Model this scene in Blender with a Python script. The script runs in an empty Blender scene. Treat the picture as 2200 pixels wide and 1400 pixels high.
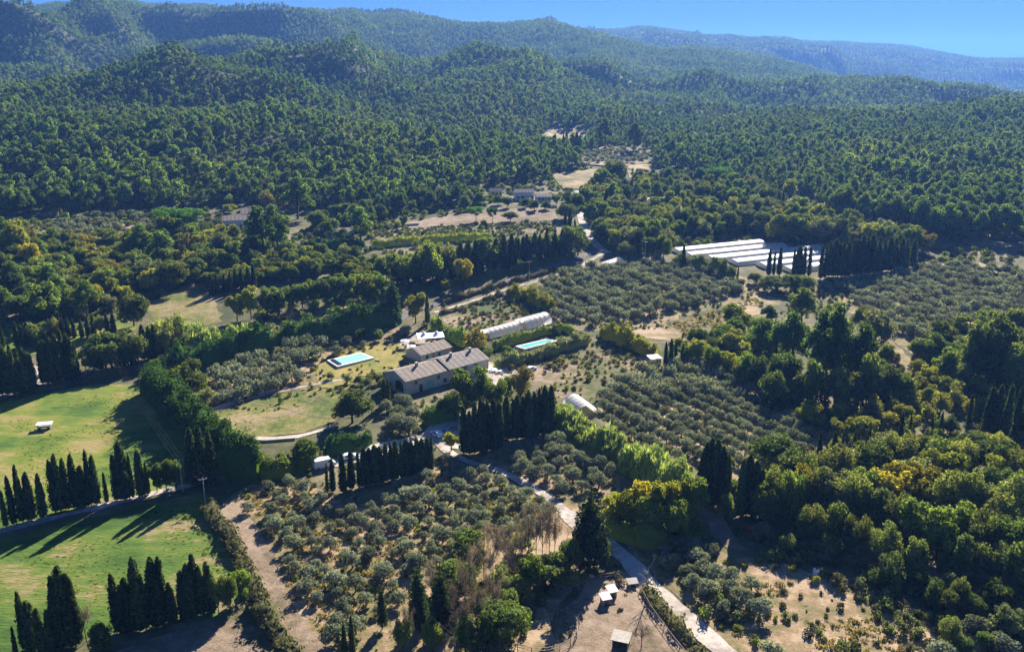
import bpy, bmesh, math, random
import numpy as np
from mathutils import Vector, Matrix

S = bpy.context.scene
COL = S.collection
R = math.radians

# ------------------------------------------------------------------ camera, light, exposure
CAM_H, PITCH, F = 90.0, R(16.1), 1905.0          # F in pixels of the 2200 px wide photograph
cam_d = bpy.data.cameras.new('camera'); cam = bpy.data.objects.new('camera', cam_d); COL.objects.link(cam)
cam.location = (0, 0, CAM_H); cam.rotation_euler = (math.pi/2 - PITCH, 0, 0)
cam_d.sensor_width = 36; cam_d.lens = F/2200*36; cam_d.clip_start = 1; cam_d.clip_end = 60000
S.camera = cam
SUN_AZ, SUN_EL = R(19), R(29)                    # azimuth to the right of the view axis
world = bpy.data.worlds.new('World'); S.world = world; world.use_nodes = True
nt = world.node_tree; nt.nodes.clear()
wo = nt.nodes.new('ShaderNodeOutputWorld'); bg = nt.nodes.new('ShaderNodeBackground')
sky = nt.nodes.new('ShaderNodeTexSky'); sky.sky_type = 'NISHITA'; sky.sun_disc = False
sky.sun_elevation = SUN_EL; sky.sun_rotation = SUN_AZ
sky.altitude = 300; sky.air_density = 0.7; sky.dust_density = 0.0; sky.ozone_density = 3.0
hs = nt.nodes.new('ShaderNodeHueSaturation'); hs.inputs['Saturation'].default_value = 1.12
tn = nt.nodes.new('ShaderNodeMix'); tn.data_type = 'RGBA'; tn.blend_type = 'MULTIPLY'; tn.inputs[0].default_value = 1.0; tn.inputs[7].default_value = (.49, .58, .76, 1)
tcw = nt.nodes.new('ShaderNodeTexCoord'); vmw = nt.nodes.new('ShaderNodeVectorMath'); vmw.operation = 'ADD'; vmw.inputs[1].default_value = (0, 0, 0.38)
nt.links.new(tcw.outputs['Generated'], vmw.inputs[0]); nt.links.new(vmw.outputs[0], sky.inputs['Vector'])
bg.inputs["Strength"].default_value = 0.10
nt.links.new(sky.outputs[0], hs.inputs['Color']); nt.links.new(hs.outputs[0], tn.inputs[6]); nt.links.new(tn.outputs[2], bg.inputs['Color'])
nt.links.new(bg.outputs[0], wo.inputs['Surface'])
sun_dir = Vector((math.sin(SUN_AZ)*math.cos(SUN_EL), math.cos(SUN_AZ)*math.cos(SUN_EL), math.sin(SUN_EL)))
sl = bpy.data.lights.new('sun', 'SUN'); sl.energy = 5.0; sl.angle = R(0.5); sl.color = (1.0, 0.93, 0.80)
so = bpy.data.objects.new('sun', sl); COL.objects.link(so); so.rotation_euler = sun_dir.to_track_quat('Z', 'Y').to_euler()
so.location = (0, 0, 300)
S.view_settings.view_transform = 'Standard'; S.view_settings.look = 'None'
S.view_settings.exposure = 1.55; S.view_settings.gamma = 1.0
S.view_settings.use_curve_mapping = False
c = S.cycles
c.max_bounces = 8; c.diffuse_bounces = 4; c.glossy_bounces = 2; c.transmission_bounces = 3
c.transparent_max_bounces = 6; c.volume_bounces = 0
c.use_denoising = True; c.use_adaptive_sampling = True; c.adaptive_threshold = 0.02
c.caustics_reflective = False; c.caustics_refractive = False; c.sample_clamp_indirect = 4
HAZE = 0.0001
HAZE_COL = (0.15, 0.35, 0.92)

# ------------------------------------------------------------------ noise and terrain
def _h(ix, iy, s):
    n = (ix.astype(np.int64)*374761393 + iy.astype(np.int64)*668265263 + s*1274126177) & 0xffffffff
    n = ((n ^ (n >> 13))*1274126177) & 0xffffffff
    n = n ^ (n >> 16)
    return (n & 0xffff)/65535.0
def vnoise(x, y, s=0):
    x = np.asarray(x, float); y = np.asarray(y, float)
    ix = np.floor(x); iy = np.floor(y); fx = x-ix; fy = y-iy
    fx = fx*fx*fx*(fx*(fx*6-15)+10); fy = fy*fy*fy*(fy*(fy*6-15)+10)
    ix = ix.astype(np.int64); iy = iy.astype(np.int64)
    a = _h(ix, iy, s); b = _h(ix+1, iy, s); c_ = _h(ix, iy+1, s); d = _h(ix+1, iy+1, s)
    return (a*(1-fx)+b*fx)*(1-fy)+(c_*(1-fx)+d*fx)*fy
SP, CP = math.sin(PITCH), math.cos(PITCH)
def z_of(Y, py):
    v = (np.asarray(py, float)-700)/F
    return CAM_H - Y*(v*CP+SP)/(CP-v*SP)
GX = np.arange(-700, 2921, 20.0)
def gsm(a, sig):
    k = np.arange(-30, 31); w = np.exp(-(k*20.0)**2/(2*sig*sig)); w /= w.sum()
    return np.convolve(np.pad(a, 30, mode='edge'), w, mode='valid')
CX = [-500, 0, 200, 400, 600, 800, 1000, 1200, 1400, 1600, 1800, 2000, 2200, 2700]
S1 = [(-600,60),(0,40),(60,22),(130,11),(165,20),(190,12),(230,8),(270,15),(320,28),(430,22),(550,34),(640,31),(750,29),(800,43),(900,43),
      (1000,59),(1100,60),(1180,55),(1250,73),(1290,81),(1340,93),(1400,108),(1440,115),(1480,108),(1540,113),(1600,125),(1680,136),(1760,156),
      (1850,190),(2000,222),(2200,262),(2800,300)]
S2 = [(-600,90),(1000,90),(1200,76),(1260,70),(1330,70),(1380,62),(1430,69),(1520,82),(1560,80),(1600,86),(1680,84),(1720,94),(1780,95),(1870,99),
      (1930,102),(2030,120),(2100,130),(2160,132),(2200,131),(2300,128),(2800,135)]
s1 = gsm(np.interp(GX, *zip(*S1)), 12); s2 = gsm(np.interp(GX, *zip(*S2)), 12)
LAY = [(620, [345,338,330,330,340,350,368,392,388,382,372,366,360,350]),
       (780, [290,275,255,240,245,268,300,338,332,322,315,312,305,300]),
       (950, [235,215,195,167,185,212,240,282,278,268,262,262,256,250]),
       (1080,[225,212,206,186,180,200,222,256,252,246,246,248,244,240]),
       (1400,[160,148,150,140,118,136,168,196,205,210,222,232,232,232]),
       (1700,[112,95,90,85,82,95,120,135,160,172,195,222,236,236]),
       (1950,[114,98,90,88,84,96,112,122,150,165,196,228,248,252])]
knY = [520.0]; knP = [np.full_like(GX, 436.0)]
for Yk, row in LAY: knY.append(Yk); knP.append(gsm(np.interp(GX, CX, row), 45))
knY += [2500, 2950, 3900, 4900, 5800]
knP += [s1, s1+32, gsm(np.maximum(s2+22, np.interp(GX, [0,1300,1600,1900,2200,2700],[120,92,112,150,178,190])), 40), s2, s2+14]
knY = np.array(knY, float)
knZ = np.array([z_of(Y, p) for Y, p in zip(knY, knP)])
def valley(y):
    t = np.maximum(0, np.asarray(y, float)-230)
    return 0.06*(t - 40*(1-np.exp(-t/40)))
knZ[0] = valley(520.0)
knY = np.concatenate([[430.0], knY, [9000.0, 12000.0]])
knZ = np.vstack([np.full((1, len(GX)), float(valley(430.0))), knZ, np.zeros((2, len(GX)))])
TAN = np.zeros_like(knZ)
for i in range(1, len(knY)-1):
    a = (knZ[i]-knZ[i-1])/(knY[i]-knY[i-1]); b = (knZ[i+1]-knZ[i])/(knY[i+1]-knY[i])
    TAN[i] = 0.5*(a+b)
TAN[0] = 0.06
Hb = lambda Y: np.interp(Y, [0, 520, 950, 1700, 2500, 5000, 9000, 30000], [90, 74, 10, -90, -150, -60, 60, 90])
def amp(Y): return np.interp(Y, [560, 760, 950, 1200, 1500, 1950, 2250, 2500, 2800, 3700, 4400, 4900, 6000], [0, 24, 34, 70, 110, 72, 16, 6, 60, 90, 30, 4, 0])
def ground(x, y):
    x = np.asarray(x, float); y = np.asarray(y, float); x, y = np.broadcast_arrays(x, y)
    if x.ndim == 0: return ground(x.reshape(1), y.reshape(1))[0]
    z = valley(y).astype(float)
    m = y > 430
    if m.any():
        X = x[m]; Y = np.minimum(y[m], 11999.0)
        px = 1100 + F*X/(y[m]*CP + Hb(y[m])*SP)
        gx = np.clip((px-GX[0])/20, 0, len(GX)-1.001); i = gx.astype(int); fx = gx-i
        k = np.clip(np.searchsorted(knY, Y, side='right')-1, 0, len(knY)-2)
        y0 = knY[k]; hgt = knY[k+1]-y0; t = (Y-y0)/hgt
        def at(A, kk): return A[kk, i]*(1-fx)+A[kk, i+1]*fx
        z0, z1, m0, m1 = at(knZ, k), at(knZ, k+1), at(TAN, k)*hgt, at(TAN, k+1)*hgt
        t2 = t*t; t3 = t2*t
        zz = (2*t3-3*t2+1)*z0 + (t3-2*t2+t)*m0 + (-2*t3+3*t2)*z1 + (t3-t2)*m1
        n = np.abs(vnoise(X/420+.3, Y/420, 3)*2-1)*-1.0 + 0.45
        n2 = (np.abs(vnoise(X/170+.7, Y/200, 5)*2-1)*-1.0 + 0.45)*0.55
        n3 = (vnoise(X/70, Y/80, 9)-.5)*0.35
        zz += amp(Y)*(n+n2+n3)*1.15*np.where(Y < 2800, np.interp(px, [1150, 1450], [1, .38]), 1)
        z[m] = zz
    return z
_ts = np.geomspace(60, 8000, 900)
def G(px, py):
    """ground point that the photograph shows at pixel (px, py)"""
    d = np.array([px-1100, F*CP-(py-700)*SP, -F*SP-(py-700)*CP]); d = d/d[1]
    X = d[0]*_ts; Z = CAM_H + d[2]*_ts
    g = ground(X, _ts); below = np.nonzero(Z < g)[0]
    if len(below) == 0: return (X[-1], _ts[-1], float(g[-1]))
    i = below[0]
    if i == 0: return (X[0], _ts[0], float(g[0]))
    a = Z[i-1]-g[i-1]; b = g[i]-Z[i]; t = _ts[i-1] + (_ts[i]-_ts[i-1])*a/(a+b)
    x = d[0]*t
    return (x, t, float(ground(x, t)))
def G2(p): q = G(*p); return (q[0], q[1])
def gz(x, y): return float(ground(x, y))
def pix(x, y, z):
    dep = y*CP + (CAM_H-z)*SP
    return 1100+F*x/dep, 700+F*((CAM_H-z)*CP - y*SP)/dep
def height_at(pt, pytop): return float(z_of(pt[1], pytop)) - pt[2]
def inpoly(x, y, poly):
    x = np.asarray(x); y = np.asarray(y); r = np.zeros(x.shape, bool); n = len(poly)
    for i in range(n):
        x0, y0 = poly[i]; x1, y1 = poly[(i+1) % n]
        if y0 == y1: continue
        c_ = ((y0 > y) != (y1 > y)) & (x < (x1-x0)*(y-y0)/(y1-y0)+x0)
        r ^= c_
    return r

# ------------------------------------------------------------------ materials
def new_mat(name):
    m = bpy.data.materials.new(name); m.use_nodes = True; t = m.node_tree; t.nodes.clear()
    o = t.nodes.new('ShaderNodeOutputMaterial'); return m, t, o
def L(t, a, b): t.links.new(a, b)
def noise_node(t, vec, scale, detail=4, rough=.6):
    n = t.nodes.new('ShaderNodeTexNoise'); n.inputs['Scale'].default_value = scale
    n.inputs['Detail'].default_value = detail; n.inputs['Roughness'].default_value = rough
    if vec: L(t, vec, n.inputs['Vector'])
    return n
def ramp(t, fac, stops):
    r = t.nodes.new('ShaderNodeValToRGB'); e = r.color_ramp.elements
    while len(e) < len(stops): e.new(0.5)
    for el, (p, col) in zip(e, stops): el.position = p; el.color = (*col, 1)
    L(t, fac, r.inputs['Fac']); return r
def mixc(t, fac, a, b, mode='MIX'):
    m = t.nodes.new('ShaderNodeMix'); m.data_type = 'RGBA'; m.blend_type = mode
    if isinstance(fac, float): m.inputs[0].default_value = fac
    else: L(t, fac, m.inputs[0])
    for s_, v in ((6, a), (7, b)):
        if isinstance(v, tuple): m.inputs[s_].default_value = (*v, 1)
        else: L(t, v, m.inputs[s_])
    return m.outputs[2]
def maprange(t, v, a, b, c_, d):
    m = t.nodes.new('ShaderNodeMapRange'); L(t, v, m.inputs[0])
    for i, q in enumerate((a, b, c_, d)): m.inputs[i+1].default_value = q
    return m.outputs[0]
def leaf_mat(name, col, col2=None, trans=.35, island=.45, tree=.3, far=0.0):
    """foliage: two tones that vary from tree to tree and from tuft to tuft"""
    m, t, o = new_mat(name)
    geo = t.nodes.new('ShaderNodeNewGeometry'); oi = t.nodes.new('ShaderNodeObjectInfo')
    col2 = col2 or tuple(q*1.3 for q in col)
    n = noise_node(t, oi.outputs['Location'], 0.011, 3)
    add = t.nodes.new('ShaderNodeMath'); add.operation = 'ADD'
    L(t, maprange(t, n.outputs['Fac'], .3, .7, 0, .55), add.inputs[0]); L(t, maprange(t, oi.outputs['Random'], 0, 1, 0, .5), add.inputs[1])
    base = mixc(t, add.outputs[0], col, col2)
    k = t.nodes.new('ShaderNodeMath'); k.operation = 'MULTIPLY'
    L(t, maprange(t, geo.outputs['Random Per Island'], 0, 1, 1-island, 1+island), k.inputs[0])
    mul = t.nodes.new('ShaderNodeMath'); mul.operation = 'MULTIPLY_ADD'; L(t, oi.outputs['Random'], mul.inputs[0])
    mul.inputs[1].default_value = 7.31; mul.inputs[2].default_value = 0
    fr = t.nodes.new('ShaderNodeMath'); fr.operation = 'FRACT'; L(t, mul.outputs[0], fr.inputs[0])
    L(t, maprange(t, fr.outputs[0], 0, 1, 1-tree, 1+tree), k.inputs[1])
    vm = t.nodes.new('ShaderNodeVectorMath'); vm.operation = 'SCALE'; L(t, base, vm.inputs[0]); L(t, k.outputs[0], vm.inputs['Scale'])
    d = t.nodes.new('ShaderNodeBsdfDiffuse'); tr = t.nodes.new('ShaderNodeBsdfTranslucent'); mx = t.nodes.new('ShaderNodeMixShader')
    L(t, vm.outputs[0], d.inputs['Color'])
    warm = mixc(t, 1.0, vm.outputs[0], (1.25, 1.15, .55), 'MULTIPLY'); L(t, warm, tr.inputs['Color'])
    mx.inputs[0].default_value = trans; L(t, d.outputs[0], mx.inputs[1]); L(t, tr.outputs[0], mx.inputs[2])
    L(t, mx.outputs[0], o.inputs['Surface']); return m
def ground_mat(name, stops, s1_=.03, s2_=.35, s3_=2.2, bump=.25, streak=None):
    m, t, o = new_mat(name); geo = t.nodes.new('ShaderNodeNewGeometry'); P = geo.outputs['Position']
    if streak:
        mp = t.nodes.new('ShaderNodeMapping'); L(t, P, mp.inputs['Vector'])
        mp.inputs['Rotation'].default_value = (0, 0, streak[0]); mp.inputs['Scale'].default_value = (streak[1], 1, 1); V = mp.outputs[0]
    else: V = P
    a = noise_node(t, P, s1_, 4); b = noise_node(t, V, s2_, 5, .65); c_ = noise_node(t, V, s3_, 3, .7)
    m1 = t.nodes.new('ShaderNodeMath'); m1.operation = 'MULTIPLY_ADD'; L(t, b.outputs['Fac'], m1.inputs[0]); m1.inputs[1].default_value = .6; 
    m2 = t.nodes.new('ShaderNodeMath'); m2.operation = 'MULTIPLY_ADD'; L(t, c_.outputs['Fac'], m2.inputs[0]); m2.inputs[1].default_value = .35; m2.inputs[2].default_value = -.47
    L(t, m2.outputs[0], m1.inputs[2])
    m3 = t.nodes.new('ShaderNodeMath'); m3.operation = 'ADD'; L(t, a.outputs['Fac'], m3.inputs[0]); L(t, m1.outputs[0], m3.inputs[1])
    r = ramp(t, maprange(t, m3.outputs[0], .36, .64, 0, 1), stops)
    p = t.nodes.new('ShaderNodeBsdfPrincipled'); p.inputs['Roughness'].default_value = .95; p.inputs['Specular IOR Level'].default_value = .1
    L(t, r.outputs[0], p.inputs['Base Color'])
    bp = t.nodes.new('ShaderNodeBump'); bp.inputs['Strength'].default_value = bump; bp.inputs['Distance'].default_value = .5
    L(t, c_.outputs['Fac'], bp.inputs['Height']); L(t, bp.outputs[0], p.inputs['Normal'])
    L(t, p.outputs[0], o.inputs['Surface']); return m
def plain(name, col, rough=.7, var=.15, scale=.8, metal=0, spec=.3):
    m, t, o = new_mat(name); geo = t.nodes.new('ShaderNodeNewGeometry')
    n = noise_node(t, geo.outputs['Position'], scale, 5, .65)
    p = t.nodes.new('ShaderNodeBsdfPrincipled'); p.inputs['Roughness'].default_value = rough; p.inputs['Metallic'].default_value = metal
    p.inputs['Specular IOR Level'].default_value = spec
    r = ramp(t, n.outputs['Fac'], [(.3, tuple(max(0, q*(1-var)) for q in col)), (.7, tuple(min(1, q*(1+var)) for q in col))])
    L(t, r.outputs[0], p.inputs['Base Color']); L(t, p.outputs[0], o.inputs['Surface']); return m

MAT = {}
LM = MAT
LM['pine'] = leaf_mat('pine_needles', (.080,.175,.042), (.20,.27,.065), trans=.55, tree=.32, island=.4)
LM['pine_bright'] = leaf_mat('bright_pine_needles', (.10,.24,.03), (.13,.27,.04), trans=.4, island=.3)
LM['cypress'] = leaf_mat('cypress_foliage', (.045,.085,.030), (.09,.12,.038), trans=.35, tree=.4, island=.7)
LM['hedge'] = leaf_mat('hedge_foliage', (.05,.12,.03), (.085,.16,.035), trans=.4, island=.65)
LM['conifer'] = leaf_mat('conifer_foliage', (.055,.095,.04), (.10,.135,.055), trans=.35, island=.6)
LM['oak'] = leaf_mat('dark_oak_leaves', (.095,.16,.048), (.20,.245,.07), trans=.5)
LM['green'] = leaf_mat('green_leaves', (.12,.20,.05), (.22,.28,.06), trans=.55)
LM['lime'] = leaf_mat('yellow_green_leaves', (.22,.27,.045), (.33,.34,.06), trans=.5)
LM['gold'] = leaf_mat('golden_autumn_leaves', (.30,.30,.05), (.38,.34,.05), trans=.5)
LM['rust'] = leaf_mat('rusty_autumn_leaves', (.24,.19,.05), (.25,.26,.06), trans=.4)
LM['grey'] = leaf_mat('grey_green_leaves', (.18,.23,.10), (.27,.30,.15), trans=.45)
LM['olive'] = leaf_mat('olive_leaves', (.185,.215,.145), (.27,.305,.205), trans=.3, tree=.25)
LM['twig'] = leaf_mat('bare_twigs', (.22,.18,.145), (.28,.235,.19), trans=.2)
LM['feather'] = leaf_mat('feathery_leaves', (.15,.20,.065), (.25,.28,.09), trans=.5)
LM['reed'] = leaf_mat('cane_leaves', (.20,.30,.10), (.28,.36,.13), trans=.45)
LM['sap'] = leaf_mat('sapling_leaves', (.17,.23,.055), (.30,.30,.07), trans=.5)
LM['scrub'] = leaf_mat('scrub_leaves', (.10,.13,.05), (.20,.18,.09), trans=.3)
LM['dry'] = leaf_mat('dry_grass', (.34,.27,.15), (.30,.29,.12), trans=.3)
MAT['bark'] = plain('bark', (.085,.065,.050), .95)
MAT['bark_pale'] = plain('pale_bark', (.26,.23,.19), .9)
MAT['ground'] = ground_mat('hill_ground', [(0,(.06,.07,.03)),(.45,(.11,.105,.05)),(.75,(.15,.13,.07)),(1,(.22,.18,.11))])
_t = MAT['ground'].node_tree; _p = [n for n in _t.nodes if n.type == 'BSDF_PRINCIPLED'][0]; _src = _p.inputs['Base Color'].links[0].from_socket
_g = [n for n in _t.nodes if n.type == 'NEW_GEOMETRY'][0]; _sx = _t.nodes.new('ShaderNodeSeparateXYZ'); L(_t, _g.outputs['Position'], _sx.inputs[0])   # leaf litter and low scrub cover the forest floor
_n = noise_node(_t, _g.outputs['Position'], .02, 5); _lit = ramp(_t, _n.outputs['Fac'], [(.3, (.05,.065,.028)), (.6, (.085,.09,.045)), (.8, (.15,.13,.08))])
L(_t, mixc(_t, maprange(_t, _sx.outputs[1], 500, 640, 0, 1), _src, _lit.outputs[0]), _p.inputs['Base Color'])
MAT['meadow'] = ground_mat('meadow_grass', [(0,(.06,.115,.02)),(.35,(.11,.165,.026)),(.7,(.17,.20,.034)),(.9,(.22,.20,.05)),(1,(.27,.22,.09))], .05,.3,2.2,.5, streak=(R(100),.18))
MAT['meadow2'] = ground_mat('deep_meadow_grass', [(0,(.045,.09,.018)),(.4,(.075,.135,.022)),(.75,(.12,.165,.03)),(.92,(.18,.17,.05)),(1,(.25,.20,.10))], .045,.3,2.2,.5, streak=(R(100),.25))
MAT['soil'] = ground_mat('pink_brown_soil', [(0,(.12,.10,.055)),(.4,(.21,.155,.105)),(1,(.32,.24,.175))], .04,.5,2.5,.35)
MAT['orchard'] = ground_mat('orchard_soil', [(0,(.11,.11,.045)),(.35,(.20,.16,.075)),(.7,(.29,.20,.12)),(1,(.40,.29,.19))], .05,.4,2.5,.35)
MAT['dryfield'] = ground_mat('dry_field', [(0,(.11,.12,.05)),(.4,(.21,.165,.08)),(.75,(.31,.225,.125)),(1,(.41,.31,.20))], .05,.3,1.8,.35, streak=(R(25),.3))
MAT['lawn'] = ground_mat('dry_lawn', [(0,(.15,.17,.04)),(.5,(.26,.22,.06)),(1,(.34,.26,.09))], .08,.5,3,.2)
MAT['weeds'] = ground_mat('weedy_field', [(0,(.08,.10,.035)),(.4,(.15,.135,.06)),(.75,(.23,.17,.10)),(1,(.33,.25,.18))], .06,.4,2,.4)
MAT['plot'] = ground_mat('garden_grass', [(0,(.07,.10,.025)),(.4,(.15,.16,.04)),(.75,(.22,.18,.07)),(1,(.30,.23,.13))], .07, .6, 2.4, .35)
MAT['track'] = ground_mat('pale_gravel', [(0,(.28,.24,.20)),(.5,(.42,.36,.31)),(1,(.52,.46,.40))], .1,.8,4,.2)
MAT['asphalt'] = ground_mat('old_asphalt', [(0,(.11,.10,.11)),(1,(.18,.165,.175))], .05,.6,4,.1)
MAT['stone'] = plain('limestone', (.50,.45,.38), .9, .2, 1.5)
MAT['render'] = plain('wall_render', (.52,.48,.40), .9, .15, .6)
MAT['white'] = plain('white_render', (.80,.78,.74), .8, .06, .6)
MAT['tile'] = plain('roof_tiles', (.27,.22,.18), .9, .3, 1.2)
MAT['tile2'] = plain('old_roof_tiles', (.25,.215,.185), .9, .3, 1.0)
MAT['shutter'] = plain('turquoise_paint', (.20,.50,.42), .6, .1)
MAT['dark'] = plain('dark_glass', (.02,.022,.028), .25, .1, spec=.6)
def poly(name, col, var):
    m = plain(name, col, .5, var, .45); t = m.node_tree; o = [n for n in t.nodes if n.type == 'OUTPUT_MATERIAL'][0]; p = [n for n in t.nodes if n.type == 'BSDF_PRINCIPLED'][0]
    tr = t.nodes.new('ShaderNodeBsdfTranslucent'); tr.inputs['Color'].default_value = (*col, 1); mx = t.nodes.new('ShaderNodeMixShader'); mx.inputs[0].default_value = .5
    L(t, p.outputs[0], mx.inputs[1]); L(t, tr.outputs[0], mx.inputs[2]); L(t, mx.outputs[0], o.inputs['Surface']); return m
MAT['plastic'] = poly('white_polythene', (.74,.73,.72), .12)
MAT['plastic2'] = poly('weathered_polythene', (.78,.74,.70), .18)
MAT['frame'] = plain('grey_metal', (.35,.36,.38), .5, .1, metal=.3)
MAT['wood'] = plain('weathered_wood', (.30,.24,.18), .9, .2)
MAT['canvas'] = plain('white_canvas', (.86,.86,.88), .7, .04)
MAT['copper'] = plain('wire', (.10,.10,.10), .5, .05)
MAT['paint'] = plain('white_car_paint', (.82,.82,.83), .25, .02, spec=.6)
MAT['paintgrey'] = plain('grey_car_paint', (.22,.25,.30), .25, .03, spec=.6)
MAT['tyre'] = plain('tyre_rubber', (.02,.02,.02), .9)
MAT['chrome'] = plain('wheel_rim', (.5,.5,.5), .3, .05, metal=.8)
MAT['lamp'] = plain('headlight_lens', (.85,.85,.8), .15, .02)
MAT['red'] = plain('red_plastic', (.45,.05,.03), .5, .1)
def water(name, col):
    m, t, o = new_mat(name); p = t.nodes.new('ShaderNodeBsdfPrincipled')
    geo = t.nodes.new('ShaderNodeNewGeometry'); n = noise_node(t, geo.outputs['Position'], 1.5, 3)
    r = ramp(t, n.outputs['Fac'], [(.3, tuple(q*.93 for q in col)), (.7, col)])
    L(t, r.outputs[0], p.inputs['Base Color']); p.inputs['Roughness'].default_value = .08
    bp = t.nodes.new('ShaderNodeBump'); bp.inputs['Strength'].default_value = .1; L(t, n.outputs['Fac'], bp.inputs['Height']); L(t, bp.outputs[0], p.inputs['Normal'])
    L(t, p.outputs[0], o.inputs['Surface']); return m
MAT['pool'] = water('pool_water', (.33,.72,.80)); MAT['pool2'] = water('green_pool_water', (.16,.58,.50))

# ------------------------------------------------------------------ object helpers
def tag(o, label=None, cat=None, group=None, kind=None):
    if label: o['label'] = label
    if cat: o['category'] = cat
    if group: o['group'] = group
    if kind: o['kind'] = kind
    return o
def link(name, data, parent=None, loc=None):
    o = bpy.data.objects.new(name, data); COL.objects.link(o)
    if parent: o.parent = parent
    if loc is not None: o.location = loc
    return o
def thing(name, label, cat, loc=(0,0,0), rz=0, group=None):
    o = link(name, None, loc=loc); o.rotation_euler = (0,0,rz); o.empty_display_size = .5
    return tag(o, label, cat, group)
class MB:
    def __init__(s): s.v = []; s.f = []
    def add(s, vs, fs):
        b = len(s.v); s.v += [tuple(v) for v in vs]; s.f += [tuple(i+b for i in f) for f in fs]; return s
    def box(s, x0, y0, z0, x1, y1, z1):
        return s.add([(x0,y0,z0),(x1,y0,z0),(x1,y1,z0),(x0,y1,z0),(x0,y0,z1),(x1,y0,z1),(x1,y1,z1),(x0,y1,z1)],
                     [(0,3,2,1),(4,5,6,7),(0,1,5,4),(1,2,6,5),(2,3,7,6),(3,0,4,7)])
    def tube(s, pts, rad, n=6, cap=True):
        pts = [Vector(p) for p in pts]; rings = []
        if not isinstance(rad, (list, tuple)): rad = [rad]*len(pts)
        for i, p in enumerate(pts):
            d = (pts[min(i+1, len(pts)-1)]-pts[max(i-1, 0)]).normalized()
            a = d.orthogonal().normalized() if abs(d.z) > .99 or True else None
            b = d.cross(a)
            rings.append([p+(a*math.cos(2*math.pi*k/n)+b*math.sin(2*math.pi*k/n))*rad[i] for k in range(n)])
        # align successive rings
        for i in range(1, len(rings)):
            best = min(range(n), key=lambda q: sum((rings[i][(k+q) % n]-rings[i-1][k]).length for k in range(n)))
            rings[i] = [rings[i][(k+best) % n] for k in range(n)]
        vs = [v for r_ in rings for v in r_]; fs = []
        for i in range(len(rings)-1):
            for k in range(n): fs.append((i*n+k, i*n+(k+1) % n, (i+1)*n+(k+1) % n, (i+1)*n+k))
        if cap: fs += [tuple(reversed(range(n))), tuple(range((len(rings)-1)*n, len(rings)*n))]
        return s.add(vs, fs)
    def mesh(s, name, mat, smooth=False):
        m = bpy.data.meshes.new(name); m.from_pydata(s.v, [], s.f); m.materials.append(mat)
        if smooth:
            for p in m.polygons: p.use_smooth = True
        m.update(); return m
    def build(s, name, mat, parent=None, loc=None, smooth=False, label=None):
        o = link(name, s.mesh(name, mat, smooth), parent, loc)
        if label: o['label'] = label
        return o
def np_mesh(name, V, Q, T, mat):
    """V (n,3); Q (q,4) quads; T (t,3) triangles"""
    V = np.asarray(V, np.float32); Q = np.asarray(Q, np.int32).reshape(-1, 4); T = np.asarray(T, np.int32).reshape(-1, 3)
    m = bpy.data.meshes.new(name); m.vertices.add(len(V)); m.vertices.foreach_set('co', V.ravel())
    nl = Q.size+T.size; m.loops.add(nl); m.loops.foreach_set('vertex_index', np.concatenate([Q.ravel(), T.ravel()]))
    m.polygons.add(len(Q)+len(T))
    st = np.concatenate([np.arange(len(Q))*4, len(Q)*4+np.arange(len(T))*3]).astype(np.int32)
    m.polygons.foreach_set('loop_start', st)
    m.update(calc_edges=True); m.validate(); 
    if mat: m.materials.append(mat)
    return m
bm = bmesh.new(); bmesh.ops.create_icosphere(bm, subdivisions=1, radius=1); bm.verts.ensure_lookup_table()
ICO1 = (np.array([v.co[:] for v in bm.verts]), np.array([[v.index for v in f.verts] for f in bm.faces])); bm.free()
bm = bmesh.new(); bmesh.ops.create_icosphere(bm, subdivisions=2, radius=1); bm.verts.ensure_lookup_table()
ICO2 = (np.array([v.co[:] for v in bm.verts]), np.array([[v.index for v in f.verts] for f in bm.faces])); bm.free()
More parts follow.
